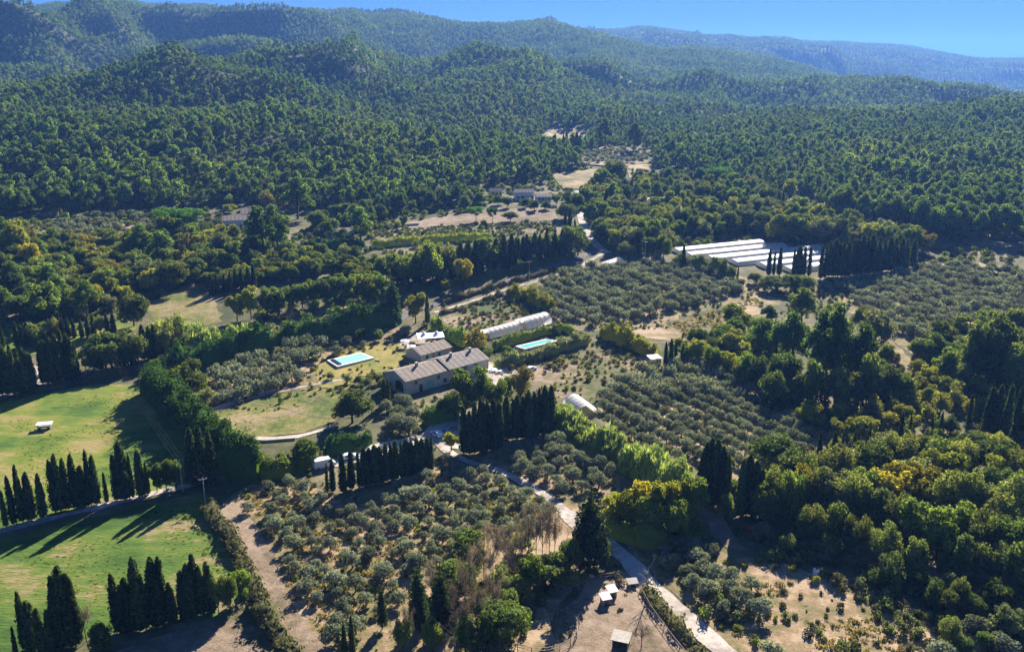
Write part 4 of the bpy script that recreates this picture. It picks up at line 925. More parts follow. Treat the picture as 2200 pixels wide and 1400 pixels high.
# ------------------------------------------------------------------ hedges and cane thickets
def hedge(name, label, pts, w, h, mat, cat='hedge', dens=5.0, size=.55, vert=False, kind=None, bump=.3, group=None, hvar=.2):
    P = [Vector((*G2(p), 0)) for p in pts]; f = Foliage(len(label)*7+int(w*10)); r = f.rng; o0 = P[0].copy(); z00 = gz(o0.x, o0.y)
    seg = [(P[i+1]-P[i]).length for i in range(len(P)-1)]; tot = sum(seg); cum = np.concatenate([[0], np.cumsum(seg)])
    PA = np.array([[p.x, p.y] for p in P])
    def at(s_):
        x = np.interp(s_, cum, PA[:, 0]); y_ = np.interp(s_, cum, PA[:, 1]); e = .6
        dx = np.interp(np.minimum(s_+e, tot), cum, PA[:, 0])-np.interp(np.maximum(s_-e, 0), cum, PA[:, 0]); dy = np.interp(np.minimum(s_+e, tot), cum, PA[:, 1])-np.interp(np.maximum(s_-e, 0), cum, PA[:, 1])
        l_ = np.hypot(dx, dy)+1e-9; return x, y_, -dy/l_, dx/l_
    sd = r.integers(0, 1000)
    def sect(s_, th):
        hh = h*(1+hvar*(vnoise(s_/2.6, s_*0, sd)*2-1)*1.5+hvar*.7*(vnoise(s_/9, s_*0, sd+1)*2-1))
        en = np.clip(np.minimum(s_, tot-s_)/(w*.5)+.25, 0, 1)**.5
        k = 1+bump*(vnoise(s_/1.7+th*2, th*3+s_*.2, sd+2)*2-1)
        return np.sign(np.cos(th))*np.abs(np.cos(th))**.7*w/2*k*en, np.abs(np.sin(th))**.7*hh*k*en, en
    ns = max(4, int(tot/1.3)); nt_ = 9; S_ = np.linspace(0, tot, ns); TH = np.linspace(0, math.pi, nt_)
    SS, TT = np.meshgrid(S_, TH, indexing='ij'); a, b_, en = sect(SS.ravel(), TT.ravel()); x, y_, nx, ny = at(SS.ravel())
    X = x+nx*a*.86; Y = y_+ny*a*.86; Z = ground(X, Y)+b_*.88-.15
    V = np.stack([X-o0.x, Y-o0.y, Z-z00], 1); Q = [(i*nt_+k, i*nt_+k+1, (i+1)*nt_+k+1, (i+1)*nt_+k) for i in range(ns-1) for k in range(nt_-1)]
    f.V.append(V); f.Q.append(np.array(Q)); f.n += len(V)
    n = int(dens*tot*(2*h+w)*.8); s_ = r.uniform(0, tot, n); th = np.arccos(r.uniform(-1, 1, n)) if not vert else r.uniform(.0, math.pi, n)
    a, b_, en = sect(s_, th); x, y_, nx, ny = at(s_); X = x+nx*a*r.uniform(.9, 1.08, n); Y = y_+ny*a; Z = ground(X, Y)+b_*r.uniform(.92, 1.08, n)
    P3 = np.stack([X-o0.x, Y-o0.y, Z-z00], 1); N = np.stack([nx*np.cos(th), ny*np.cos(th), np.sin(th)*.9+.15], 1)
    if vert:
        N = np.stack([r.normal(0, 1, n), r.normal(0, 1, n), r.normal(0, .25, n)], 1); N /= np.linalg.norm(N, axis=1)[:, None]
        up = np.array([0, 0, 1.0])+r.normal(0, .28, (n, 3)); A = up-(up*N).sum(1)[:, None]*N; A /= np.linalg.norm(A, axis=1)[:, None]; B = np.cross(N, A); sz = (size*r.uniform(.6, 1.5, n))[:, None]
        vs = np.stack([P3-A*sz*.6, P3-B*sz*.16, P3+A*sz*.7, P3+B*sz*.16], 1).reshape(-1, 3); f.Q.append(np.arange(4*n).reshape(-1, 4)+f.n); f.V.append(vs); f.n += len(vs)
        for cl_ in range(int(tot*w/2.2)):       # bushy heads give the thicket its lumps
            q = r.uniform(0, tot); a0, b0, _ = sect(np.array([q]), np.array([r.uniform(.7, 2.4)])); xx, yy, n1, n2 = at(np.array([q]))
            cx_, cy_ = float((xx+n1*a0*.8)[0]), float((yy+n2*a0*.8)[0]); f.clump((cx_-o0.x, cy_-o0.y, gz(cx_, cy_)-z00+float(b0[0])*.95), r.uniform(.5, .95), (1, 1, 1.2), 9, .5, core=.5, jit=.8, aspect=.3)
    else:
        f.cards(P3, N, size, .75, .6)
        for k_ in range(int(tot*(w+h)/(7 if name == 'hedge' else 14))):    # single plants swelling out of the clipped mass
            q = r.uniform(0, tot); a0, b0, _ = sect(np.array([q]), np.array([r.uniform(.35, 2.79)])); xx, yy, n1, n2 = at(np.array([q])); cx_ = float((xx+n1*a0*.92)[0]); cy_ = float((yy+n2*a0*.92)[0])
            f.clump((cx_-o0.x, cy_-o0.y, gz(cx_, cy_)-z00+float(b0[0])*.93), min(w, h)*r.uniform(.10, .19), (1, 1, 1.15), 7, size, core=.6, jit=.7)
    for k in np.arange(0, tot, 2.0):
        x, y_, _, _ = at(np.array([k])); OCC.append((float(x[0]), float(y_[0]), w*.5))
    o = link(name, f.mesh(name, LM[mat]), None, (o0.x, o0.y, z00)); return tag(o, label, cat, group, kind)
hedge('cypress_hedge', 'long dark green clipped hedge running along the valley road to the big conifers', [(325,815),(420,786),(520,764),(620,744),(720,722),(800,706),(860,692)], 5.5, 7.0, 'hedge')
hedge('cypress_hedge', 'thick dark hedge wrapping the left side of the garden', [(322,838),(350,868),(395,912),(440,955),(480,992),(520,1022),(560,1030)], 7.0, 8.5, 'hedge', hvar=.16)
hedge('hedge', 'rounded shrub hedge at the bottom of the garden', [(560,1030),(600,1022),(640,1010),(680,995)], 4.0, 5.0, 'green')
hedge('hedge', 'bright green clipped hedge above the parked van', [(695,985),(740,972),(798,952)], 2.4, 4.4, 'hedge')
hedge('hedge', 'tall green hedge in front of the farmhouse drive', [(908,912),(940,905),(985,898)], 4.0, 5.5, 'hedge')
hedge('hedge', 'dark hedge between the long tunnel and the green pool', [(1058,752),(1110,735),(1170,717),(1235,712)], 2.6, 2.6, 'oak')
hedge('hedge', 'bushy hedge along the near side of the green pool', [(1062,790),(1110,782),(1160,770),(1210,752),(1265,735)], 3.4, 3.4, 'grey', dens=6)
hedge('hedge', 'green hedge running down from the road to the farmhouse', [(928,705),(960,722),(1000,745)], 3.4, 4.0, 'green')
hedge('hedge', 'bright yellow green hedge across the upper fields', [(800,532),(870,525),(940,520),(1000,516),(1058,513)], 3.0, 3.2, 'lime', hvar=.06)
hedge('hedge', 'dark clipped hedge in front of the low pale house', [(690,530),(740,527),(785,530)], 2.5, 3.0, 'hedge', hvar=.05)
hedge('hedge', 'yellow green bushes between the fallow field and the weedy field', [(1290,722),(1330,735),(1370,752),(1410,765)], 5.0, 4.5, 'lime', hvar=.25, bump=.3)
hedge('hedge', 'ragged yellow bushes at the edge of the middle olive grove', [(1092,632),(1130,645),(1160,660),(1188,672)], 4.5, 4.5, 'lime', hvar=.3, bump=.35)
hedge('hedge', 'dark rounded shrubs between the greenhouse and the middle olive grove', [(1440,572),(1490,578),(1540,590),(1580,604)], 5.5, 5.0, 'oak', hvar=.2, bump=.3)
hedge('hedge', 'shrubby boundary strip beside the curving dirt track', [(445,1090),(480,1140),(515,1200),(545,1260),(560,1310),(590,1360),(640,1440)], 3.4, 1.8, 'scrub', dens=7, hvar=.5, bump=.5)
hedge('hedge', 'low green bank between the yard and the gravel lane', [(1385,1262),(1420,1312),(1460,1355),(1510,1420)], 2.6, 1.4, 'scrub', dens=8, hvar=.4, bump=.4)
hedge('cane_thicket', 'tall pale green cane thicket running below the olive rows', [(1195,905),(1240,940),(1290,972),(1336,998)], 7.5, 5.2, 'reed', 'cane thicket', dens=5, size=1.3, vert=True, bump=.25)
hedge('cane_thicket', 'bright green cane thicket ending at the yellow trees', [(1340,1001),(1380,1020),(1430,1043),(1468,1060)], 8.0, 5.4, 'reed', 'cane thicket', dens=5, size=1.3, vert=True, bump=.3)
hedge('cane_thicket', 'pale cane thicket below the tan field at left', [(318,718),(370,722),(430,735),(470,738)], 9.0, 4.5, 'reed', 'cane thicket', dens=4, size=1.3, vert=True, bump=.3)
hedge('cane_thicket', 'pale cane thicket in front of the long dark hedge', [(478,738),(520,735),(552,730)], 7.5, 4.5, 'reed', 'cane thicket', dens=4, size=1.3, vert=True, bump=.3)

hedge('hedge', 'low scrubby verge between the valley road and its side track', [(950,654),(1020,632),(1090,611),(1160,592),(1225,571)], 2.4, 1.5, 'scrub', dens=9, hvar=.5, bump=.5)
hedge('hedge', 'scrubby verge below the side track at the edge of the rough field', [(945,676),(1010,658),(1080,634)], 2.2, 1.4, 'scrub', dens=9, hvar=.5, bump=.5)
hedge('hedge', 'dark bushes at the foot of the tall roadside row', [(850,632),(930,622),(1000,606),(1080,590),(1160,572),(1235,550)], 3.0, 2.6, 'oak', dens=6, hvar=.4, bump=.4)
hedge('hedge', 'shaded bushes under the golden clump', [(1308,1140),(1350,1158),(1400,1168),(1450,1168),(1495,1140)], 5.0, 4.0, 'green', dens=5, hvar=.3, bump=.4)
hedge('hedge', 'scrub verge along the road above the upper meadow', [(0,862),(110,836),(240,808),(320,795)], 2.4, 1.5, 'scrub', dens=9, hvar=.6, bump=.5)
# clumps growing out of the two big dark hedges
# ------------------------------------------------------------------ named rows and single trees
ORD = ['first','second','third','fourth','fifth','sixth','seventh','eighth','ninth','tenth','eleventh','twelfth','thirteenth','fourteenth','fifteenth','sixteenth','seventeenth','eighteenth','nineteenth','twentieth']
def row(kind, items, group, where, wpx=None):
    """items: (px, base, top); labels count from the left"""
    its = sorted(items, key=lambda q: q[0]); n = len(its)
    if n > 20:
        w2 = where.replace('the ', '', 1); row(kind, its[:n//2], group, 'the left half of the '+w2, wpx); row(kind, its[n//2:], group, 'the right half of the '+w2, wpx); return
    for i, it in enumerate(its):
        k = kind if len(it) < 4 or not isinstance(it[3], str) else it[3]
        lk = {'cypress': 'cypress', 'poplar': 'columnar tree', 'green': 'green tree', 'feather': 'feathery tree', 'oak': 'dark oak'}.get(k, LOOK[k])
        lab = '%s %s from the left in %s' % (ORD[i], lk, where) if i < n-1 else 'rightmost %s in %s' % (lk, where)
        T(k, it[0], it[1], it[2], group, wpx, lab)
def line(x0, b0, t0, x1, b1, t1, n, jb=3, jt=6, alt=0):
    return [(x0+(x1-x0)*i/(n-1)+RN.uniform(-2, 2), b0+(b1-b0)*i/(n-1)+RN.uniform(-jb, jb), t0+(t1-t0)*i/(n-1)+RN.uniform(-jt, jt))+((RN.choice(['green', 'feather', 'oak']),) if alt and RN.random() < alt else ()) for i in range(n)]
row('cypress', [(14,1132,1053),(30,1127,1022),(50,1122,998),(69,1117,1014),(94,1112,1016),(120,1101,988),(132,1098,975),(148,1094,984),(166,1092,975),(182,1088,1000),(197,1085,966),(210,1083,978),(230,1080,1014),(252,1076,975),(268,1074,948),(286,1070,976),(305,1067,967),(319,1062,990)], 'cypress row across the meadow', 'the cypress row across the meadow')
row('cypress', [(418,1042,918),(438,1044,913),(458,1044,925)], 'cypress trio beside the garden hedge', 'the cypress trio beside the thick garden hedge')
for px, b, t_, l in ((338,1058,996,'leftmost dark oak closing the right end of the meadow cypress row'),(358,1054,990,'middle dark oak at the right end of the meadow cypress row'),(380,1050,988,'rightmost dark oak at the end of the meadow cypress row')): T('oak', px, b, t_, 'oaks ending the meadow row', 34, l)
row('cypress', [(36,1412,1345),(56,1396,1270),(72,1398,1290),(92,1405,1306),(112,1400,1310),(131,1392,1237),(148,1388,1215),(163,1387,1232)], 'bottom left cypress clump', 'the cypress clump in the bottom left corner')
row('cypress', [(253,1358,1233),(268,1357,1255,'poplar'),(281,1357,1240,'poplar'),(302,1354,1196),(315,1352,1232),(339,1346,1196),(355,1341,1194),(371,1336,1250,'poplar')], 'lower meadow cypresses', 'the tree row in the lower meadow')
row('cypress', [(398,1328,1225,'poplar'),(410,1326,1210,'poplar'),(424,1322,1189),(436,1320,1215),(452,1318,1206,'poplar')], 'right end of the lower meadow row', 'the dense clump ending the lower meadow row')
for px, b, t_, k, l, w in ((470,1318,1232,'oak','dark oak beside the lower meadow cypresses',44),(494,1312,1236,'oak','dark oak next to the boundary shrubs',40),(518,1290,1222,'green','glossy green oak at the right end of the lower meadow row',48),(186,1378,1295,'bare','leafless shrubby tree between the two lower clumps',40),(222,1398,1338,'oak','low rounded oak bush between the lower clumps',55)): T(k, px, b, t_, 'trees by the lower meadow', w, l)
row('cypress', [(704,1055,994),(716,1056,985),(737,1058,972),(757,1050,968),(771,1047,968),(784,1045,958),(796,1043,962),(807,1040,955),(818,1038,958)], 'left half of the clipped cypress row', 'the left half of the cypress row below the farmhouse')
row('cypress', [(830,1035,952),(841,1032,950),(852,1029,946),(863,1027,948),(874,1024,943),(885,1021,945),(896,1019,940),(907,1016,942),(918,1013,938),(928,1010,940)], 'right half of the clipped cypress row', 'the right half of the cypress row below the farmhouse')
row('cypress', [(996,974,872),(1009,976,882),(1021,974,862),(1034,972,856),(1047,968,862),(1060,966,852),(1072,962,862)], 'front cypresses beside the drive', 'the cypress clump left of the pale dead trunk')
row('cypress', line(1090,945,856,1182,934,826,9), 'cypresses right of the drive', 'the cypress clump right of the pale dead trunk')
T('dead', 1081, 912, 858, 'dead trees', None, 'bleached forked dead trunk between the two cypress clumps')
row('cypress', [(1512,1086,950),(1522,1084,942),(1534,1088,944),(1546,1094,960),(1558,1098,975)], 'tall cypress clump by the canes', 'the tall cypress clump right of the yellow trees')
row('cypress', [(1590,1110,985),(1603,1106,976),(1618,1108,990),(1632,1108,1005)], 'second cypress clump', 'the darker clump right of the tall cypresses')
row('cypress', [(1680,1012,946),(1757,1000,928),(1789,992,926),(1807,990,924),(1832,982,925),(1866,960,916),(1879,955,910),(1934,945,884),(1952,942,890)], 'spaced pointed cypresses', 'the spaced line of pointed cypresses below the young trees')
row('cypress', [(2000,930,888),(2020,930,884),(2042,928,890),(2078,930,846),(2120,936,832),(2136,940,826),(2158,942,828),(2180,940,830),(2198,940,822)], 'right edge cypresses', 'the cypress row at the right edge')
row('cypress', [(1429,788,734),(1440,790,727),(1450,788,732),(1465,784,738)], 'short cypress cluster', 'the short cypress cluster beside the small shed')
row('cypress', [(826,870,812),(835,870,814)], 'pair of farmhouse cypresses', 'the pair against the farmhouse gable')
row('cypress', [(1467,578,527),(1585,598,572)], 'lone cypresses by the greenhouse', 'the lone cypresses in front of the greenhouse')
row('cypress', [(1651,592,534),(1662,592,540),(1674,592,532),(1703,594,534),(1714,594,528),(1726,594,530),(1737,594,528)], 'two cypress groups at the greenhouse', 'the two groups in front of the greenhouse')
row('cypress', line(1762,598,522,1838,592,512,9,2,7), 'cypress screen right of the greenhouse', 'the cypress screen right of the greenhouse')
row('poplar', line(1846,592,505,1958,576,515,10,2,7), 'dark screen right of the greenhouse', 'the dark tree screen above the right olive grove')
row('cypress', [(1192,330,287),(1210,332,288),(1217,330,282),(1229,328,288),(1238,330,284),(1246,330,290)], 'clearing cypresses', 'the dark line below the highest clearing')
row('poplar', line(850,618,546,1240,548,486,26,3,8,.25), 'roadside dark tree row', 'the upper road row')
row('poplar', line(862,606,548,1215,548,500,24,3,7,.3), 'second roadside dark tree row', 'the rear road row')
row('cypress', [(1214,525,452),(1224,527,446),(1234,530,470)], 'dark cypresses by the lane', 'the dark group beside the hamlet lane')
row('poplar', line(455,632,590,548,618,572,8,3,4), 'pointed row above the tan field', 'the pointed row right of the tan field')
row('cypress', [(6,850,748),(20,848,742),(34,848,740),(48,848,748),(60,848,746),(70,845,756)], 'left cypresses by the entrance', 'the dark cypress wall left of the entrance drive')
row('cypress', [(92,826,738),(104,824,730),(117,824,724),(130,822,716),(142,820,706),(155,820,716),(168,816,735)], 'right cypresses by the entrance', 'the dark cypress wall right of the entrance drive')
row('cypress', [(8,748,702),(38,748,692),(50,748,698),(62,746,692),(72,746,698)], 'far left rear cypresses', 'the rear line at the far left')
row('poplar', line(205,800,732,300,782,716,9,3,8,.35), 'dark roadside trees at left', 'the dark roadside trees left of the long hedge')
row('poplar', line(312,775,694,392,752,688,8,3,7,.35), 'conifers behind the long hedge', 'the conifers behind the long hedge')
row('poplar', line(80,738,690,245,716,672,13,3,5,.4), 'shaded upper row at left', 'the shaded row above the bright grass')
row('green', [(510,690,630,'lime'),(540,686,612,'lime'),(575,680,618),(600,674,615),(625,668,612),(650,662,606),(675,657,600),(700,654,598),(722,650,592),(744,646,594)], 'rounded row beside the narrow field', 'the rounded row by the field', 40)
row('green', [(570,600,572,'gold'),(590,602,574),(622,598,560,'lime'),(650,594,550,'lime'),(680,590,556)], 'rounded trees above the rounded row', 'the upper rounded row', 38)
SING = [('lime',792,660,592,'yellow green tree left of the pale conifer',44),('green',812,650,585,'leafy tree behind the pale conifer',44),('conifer',845,690,588,'pale grey green conifer standing above the long dark hedge',44),('lime',893,694,626,'yellow green tree at the end of the dark hedge',46),('cypress',919,696,634,'single cypress beside the yellow green tree',None),
 ('green',925,618,520,'tallest rounded tree in the roadside row',56),('gold',995,618,556,'yellow green autumn tree in front of the roadside row',44),('lime',968,600,530,'leafy tree behind the yellow autumn tree',38),('gold',960,625,598,'small yellow bush tree below the roadside row',22),
 ('rust',1020,762,704,'shaggy yellow brown willow like tree beside the white tunnel',52),('oak',757,908,838,'large round dark tree left of the farmhouse',92),('green',1000,885,795,'green tree in front of the farmhouse',62),('green',1030,880,790,'second green tree in front of the farmhouse',58),('green',975,905,840,'lower green tree touching the drive hedge',56),
 ('rust',1118,862,786,'orange tinged tree right of the farmhouse trees',58),('green',1085,865,808,'small green tree beside the orange tinged tree',40),('lime',970,968,926,'small yellow bush tree beside the gravel lane',38),('green',1060,890,820,'green tree behind the cypress clumps',56),
 ('oak',405,858,776,'large dome shaped dark tree beside the garden hedge',88),('green',352,800,770,'bushy end of the garden hedge by the road',46),('grey',440,880,830,'grey green bushy tree beside the dome shaped one',44),('oak',655,995,944,'dark shrub tree left of the bright clipped hedge',46),
 ('conifer',1266,1215,1038,'big dark conifer standing above the gravel lane',96),('conifer',900,1350,1202,'tall bluish conifer at the bottom beside the olives',52),('conifer',948,1362,1200,'second tall conifer at the bottom centre',56),('conifer',822,1350,1244,'slim conifer in the lower olive orchard',26),('cypress',758,1405,1322,'dark cypress at the bottom edge of the orchard',None),('cypress',742,1410,1340,'shorter dark cypress at the bottom edge',None),
 ('green',1140,1275,1192,'yellow green tree below the bare trees',56),('lime',1100,1268,1225,'low yellow green tree left of the bare trees',40),('dead',975,1410,1335,'white dead tree at the bottom edge',None),('dead',1215,1215,1150,'thin dead tree in front of the big conifer',None),
 ('lime',1318,1130,1058,'yellow tree touching the big conifer',58),('lime',1345,1146,1050,'yellow green tree in the golden clump',60),('gold',1382,1128,1016,'golden tree in the middle of the clump below the canes',66),('lime',1418,1142,1030,'yellow green tree low in the golden clump',66),('lime',1452,1135,1020,'yellow green tree at the right of the golden clump',66),('green',1485,1130,1016,'green tree at the right end of the golden clump',60),('green',1400,1160,1070,'shaded green tree at the foot of the golden clump',60),('green',1450,1165,1075,'second shaded green tree at the foot of the golden clump',60),
 ('bare',1378,1392,1335,'leafless grey bush behind the open shelter',40),('oak',1560,1120,1062,'dark tree closing the gap between the two cypress clumps',40),('oak',1572,1090,1030,'second dark tree in the gap between the cypress clumps',36),('dead',1390,1285,1205,'thin nearly bare tree at the corner of the yard',None),
 ('umbrella',388,505,448,'bright green umbrella pine with broad flat crown',100),('pine',600,550,438,'big pine hiding the house',78),('pine',570,560,440,'big pine right of the pink roofed house',80),('pine',640,470,380,'tall pine at the edge of the wooded hill',70),('rust',575,452,408,'orange brown tree behind the pink roofed house',36),('lime',493,456,438,'small rounded yellow green tree behind the house',34),('pine',775,520,444,'large pine beside the low pale house',62),
 ('umbrella',1023,474,444,'small round topped pine on the bare clearing',34),('umbrella',1058,478,446,'smallest round topped pine on the bare clearing',20),('oak',1097,475,455,'dark round bush tree on the bare clearing',30),('oak',868,490,462,'dark tree beside the pale track',18),
 ('oak',1315,400,346,'broad dark tree clump beside the clearings',70),('oak',1290,408,362,'dark tree left of the broad clump',40),('umbrella',1542,398,360,'broad round topped pine at the forest edge',62),
 ('oak',1216,470,438,'dark dense tree above the hamlet lane',46),('pine',1360,330,262,'tall dark pine beside the terraced clearing',50),('pine',1300,318,252,'tall dark pine above the terraced clearing',46)]
for k, px, b, t_, lab, w in SING: T(k, px, b, t_, 'single trees', w, lab)
for o_ in PLACED.get('single trees', []): 
    if 'group' in o_[0]: del o_[0]['group']
WOOD = [('lime',1570,768,706,60),('lime',1500,778,725,54),('gold',1585,822,768,38),('green',1528,802,742,44),('green',1475,776,740,40),('green',1575,705,652,46),('pine',1632,775,684,84),('pine',1665,800,690,74),('pine',1722,700,618,74),('pine',1700,800,670,74),('pine',1752,830,665,80),('pine',1795,835,650,92),('pine',1832,835,690,84),('pine',1765,850,705,80),
 ('pine',1650,700,655,50),('pine',1600,830,760,50),('oak',1625,842,768,62),('oak',1680,855,762,66),('oak',1742,878,770,70),('oak',1800,880,790,72),('oak',1842,880,800,64),('oak',1895,862,785,66),('oak',1932,872,805,56),('oak',1660,880,800,60),('oak',1860,870,760,60),
 ('grey',1880,745,652,70),('oak',1855,720,660,50),('oak',1965,775,728,38),('oak',2095,830,690,90),('oak',2125,835,682,100),('oak',2155,820,700,84),('oak',2190,775,665,80),('oak',2190,870,740,90),('oak',2060,845,780,50),('gold',2040,812,768,46),('lime',2015,800,760,46),
 ('oak',1670,625,594,66),('oak',1715,628,592,70),('rust',1642,626,602,36),('green',1620,608,585,30),('oak',1905,780,740,40),('oak',2035,930,895,40)]
for k, px, b, t_, w in WOOD: T(k, px, b, t_, 'trees of the centre right wood', w)
LOWR = [('grey',1790,1120,1004,100),('grey',1760,1110,1012,80),('gold',1895,1095,990,100),('gold',1945,1090,998,96),('rust',1985,1090,1006,84),('gold',1725,1105,998,58),('green',1700,1125,1010,60),('oak',1660,1115,1012,62),('grey',1830,1130,1020,80),('green',1640,1130,1040,56),('oak',1865,1140,1050,80),('oak',1915,1150,1060,90),('green',1960,1180,1075,88),
 ('grey',2030,1130,1020,84),('grey',2075,1130,1015,84),('grey',2120,1140,1020,90),('grey',2165,1150,1020,90),('green',2010,1200,1090,84),('green',2060,1190,1085,80),('grey',2110,1215,1100,90),('green',2160,1220,1105,90),('grey',2200,1235,1110,96),('oak',2050,1240,1150,70),('oak',2130,1265,1170,80),('oak',2190,1290,1180,90),
 ('grey',1795,985,942,46),('oak',1985,1010,935,60),('oak',1950,1005,935,60),('oak',2095,1000,930,62),('oak',1920,1000,940,50),('oak',1905,985,930,44),('lime',1860,990,950,40),('grey',2020,1015,955,46),('oak',2060,1010,950,46),('lime',2190,1010,960,50),('grey',1740,1170,1090,60),('oak',1790,1170,1080,70),('oak',1840,1190,1110,66),('oak',1720,1170,1100,50),('oak',1900,1215,1130,70),('oak',1960,1240,1160,66)]
for i_, (k, px, b, t_, w) in enumerate(LOWR):
    if k == 'grey' and i_ % 3 or k == 'oak' and i_ % 2 and px > 1640: k = 'feather'
    T(k, px, b, t_, 'trees of the lower right wood', w)
for k, px, b, t_, w in (('bare',1119,1217,1112,34),('bare',1135,1214,1098,36),('bare',1152,1212,1092,36),('bare',1165,1210,1088,36),('bare',1180,1208,1086,34),('bare',1192,1206,1084,34),('bare',1060,1235,1140,40),('bare',1085,1228,1125,40),('bare',1040,1260,1150,40),('bare',1000,1300,1190,42),('bare',1102,1250,1160,40),('bare',990,1390,1270,50),('bare',1025,1370,1265,54),('bare',1060,1340,1240,50),('bare',1010,1330,1215,44),('grey',1075,1300,1210,54),('oak',1050,1400,1310,60),('oak',1000,1400,1330,50),('oak',1110,1300,1240,50),('oak',1090,1340,1270,60),('bare',880,1400,1310,34),('green',930,1400,1330,44),('oak',865,1405,1330,40),('green',1165,1265,1210,44),('oak',1225,1235,1160,50),('oak',1290,1215,1150,44)):
    T(k, px, b, t_, 'brown leafless thicket above the yard', w)

# ------------------------------------------------------------------ scattered trees, olives, forest
OPEN = [[G2(p) for p in q] for q in ([(850,486),(962,462),(1075,450),(1190,448),(1198,474),(1060,480),(900,490)],[(800,502),(960,486),(1190,478),(1200,500),(1080,506),(940,518),(800,530)],[(1185,375),(1300,362),(1310,380),(1280,405),(1210,408)])]
def scatter(poly, step, jit=.45, seed=1, ang=0.0, step2=None, avoid=0.0, own=False):
    W = [G2(p) for p in poly]; xs = [p[0] for p in W]; ys = [p[1] for p in W]; cx_, cy_ = np.mean(xs), np.mean(ys); R_ = max(max(xs)-min(xs), max(ys)-min(ys))
    rg = np.random.default_rng(seed); s2 = step2 or step; n1 = int(R_/step)+1; n2 = int(R_/s2)+1
    a, b_ = np.meshgrid(np.arange(-n1, n1+1)*step, np.arange(-n2, n2+1)*s2); a = a+rg.uniform(-jit, jit, a.shape)*step; b_ = b_+rg.uniform(-jit, jit, b_.shape)*s2
    x = cx_+a*math.cos(ang)-b_*math.sin(ang); y_ = cy_+a*math.sin(ang)+b_*math.cos(ang); x = x.ravel(); y_ = y_.ravel()
    m = inpoly(x, y_, W); x = x[m]; y_ = y_[m]
    if not own:
        for c_ in OPEN: k = ~inpoly(x, y_, c_); x = x[k]; y_ = y_[k]
    if avoid > 0 and OCC:
        O = np.array(OCC); k = np.array([not np.any((O[:, 0]-px)**2+(O[:, 1]-py)**2 < (O[:, 2]+avoid)**2) for px, py in zip(x, y_)], bool); x = x[k]; y_ = y_[k]
    return x, y_
BROAD = ('green','lime','gold','rust','grey','feather'); DEFER = []
def mixed(poly, step, kinds, hr, group, seed, avoid=1.2, jit=.45, wob=(.85, 1.2)):
    x, y_ = scatter(poly, step, jit, seed, avoid=avoid); rr = random.Random(seed)
    for a, b_ in zip(x, y_):
        k = rr.choices(list(kinds), list(kinds.values()))[0]; h = rr.uniform(*hr)*(1.25 if k == 'pine' else 1)
        w_ = h/PROTO[k][0][2]*rr.uniform(*wob)
        if k in BROAD and b_ > 300: DEFER.append((b_, a, h, k, group, w_)); OCC.append((a, b_, h*.3))
        else: plant(k, a, b_, h, group, w_)
mixed([(0,512),(90,525),(200,530),(330,520),(450,500),(560,540),(690,545),(690,580),(560,580),(440,606),(320,630),(250,672),(120,690),(0,700)], 7.2, {'oak':4,'grey':2,'green':3.4,'lime':2.2,'pine':1.2,'gold':.55,'rust':.2}, (6, 10.5), 'mixed wood left of the tan field', 5, avoid=.8)
for k, px, b, t_, w in (('lime',40,560,470,60),('gold',68,590,520,38),('gold',178,545,500,52),('gold',245,580,530,30),('pine',30,640,560,70),('pine',310,560,480,60),('pine',350,580,495,60),('pine',190,690,600,70),('green',100,690,610,80),('green',60,600,560,50),('oak',288,700,635,66),('rust',410,560,500,40),('pine',130,660,590,60),('green',230,650,580,60),('grey',330,620,550,60),('oak',370,625,560,60)):
    T(k, px, b, t_, 'taller trees in the left wood', w)
mixed([(1255,500),(1330,478),(1460,452),(1600,455),(1700,462),(1800,490),(1960,520),(1960,545),(1840,530),(1640,508),(1500,512),(1440,520),(1400,545),(1330,548),(1290,520)], 7.0, {'oak':4,'green':2,'lime':2,'grey':2,'rust':.4,'poplar':1}, (7, 11), 'tree belt behind the greenhouse', 6)
for k, px, b, t_, w in (('grey',1345,558,515,40),('oak',1400,560,510,44),('oak',1425,560,505,40),('lime',1322,540,490,36),('oak',1290,520,470,46),('oak',1370,545,490,44),('green',1690,520,455,60),('lime',1665,520,462,50),('oak',1640,500,455,46),('grey',1760,525,462,60),('oak',1720,522,470,50),('oak',1800,525,470,56),('grey',1890,515,470,60),('rust',1980,540,495,56),('rust',1960,550,520,30)):
    T(k, px, b, t_, 'taller trees behind the greenhouse', w)
mixed([(1200,440),(1290,400),(1400,390),(1560,392),(1640,410),(1720,440),(1600,450),(1440,450),(1330,475),(1260,480)], 8.5, {'oak':3,'green':3,'lime':2,'pine':2,'grey':1,'cypress':.6}, (6, 10), 'scattered hamlet trees', 8)
mixed([(640,500),(700,470),(800,452),(980,425),(1040,430),(980,440),(860,462),(820,478),(800,500),(760,520),(700,515)], 7, {'pine':4,'oak':3,'grey':1}, (6, 10), 'trees along the foot of the hill', 9)
for px, b, t_, w in ((1070,440,420,26),(1090,446,424,24),(1128,446,426,22),(1148,452,430,28),(1172,450,432,24),(1030,438,414,30),(1000,446,420,30),(1195,440,418,24),(1120,414,396,30),(1075,412,394,26),(1015,420,400,26)): T('oak', px, b, t_, 'trees round the white houses', w)
mixed([(1670,850),(1760,880),(1860,880),(1990,800),(2100,790),(2180,860),(2190,900),(2040,900),(1960,930),(1880,960),(1780,950),(1720,905)], 5.0, {'sap':6,'lime':.6}, (4.5, 7.5), 'young light green trees at right', 10, avoid=.6)
mixed([(1560,1140),(1700,1170),(1850,1200),(2050,1260),(2210,1300),(2210,1420),(2050,1400),(1980,1330),(1850,1240),(1700,1200)], 5.5, {'oak':2,'grey':1,'feather':2.5,'bare':1.6,'olive':2}, (3, 6), 'scrub trees at lower right', 12)
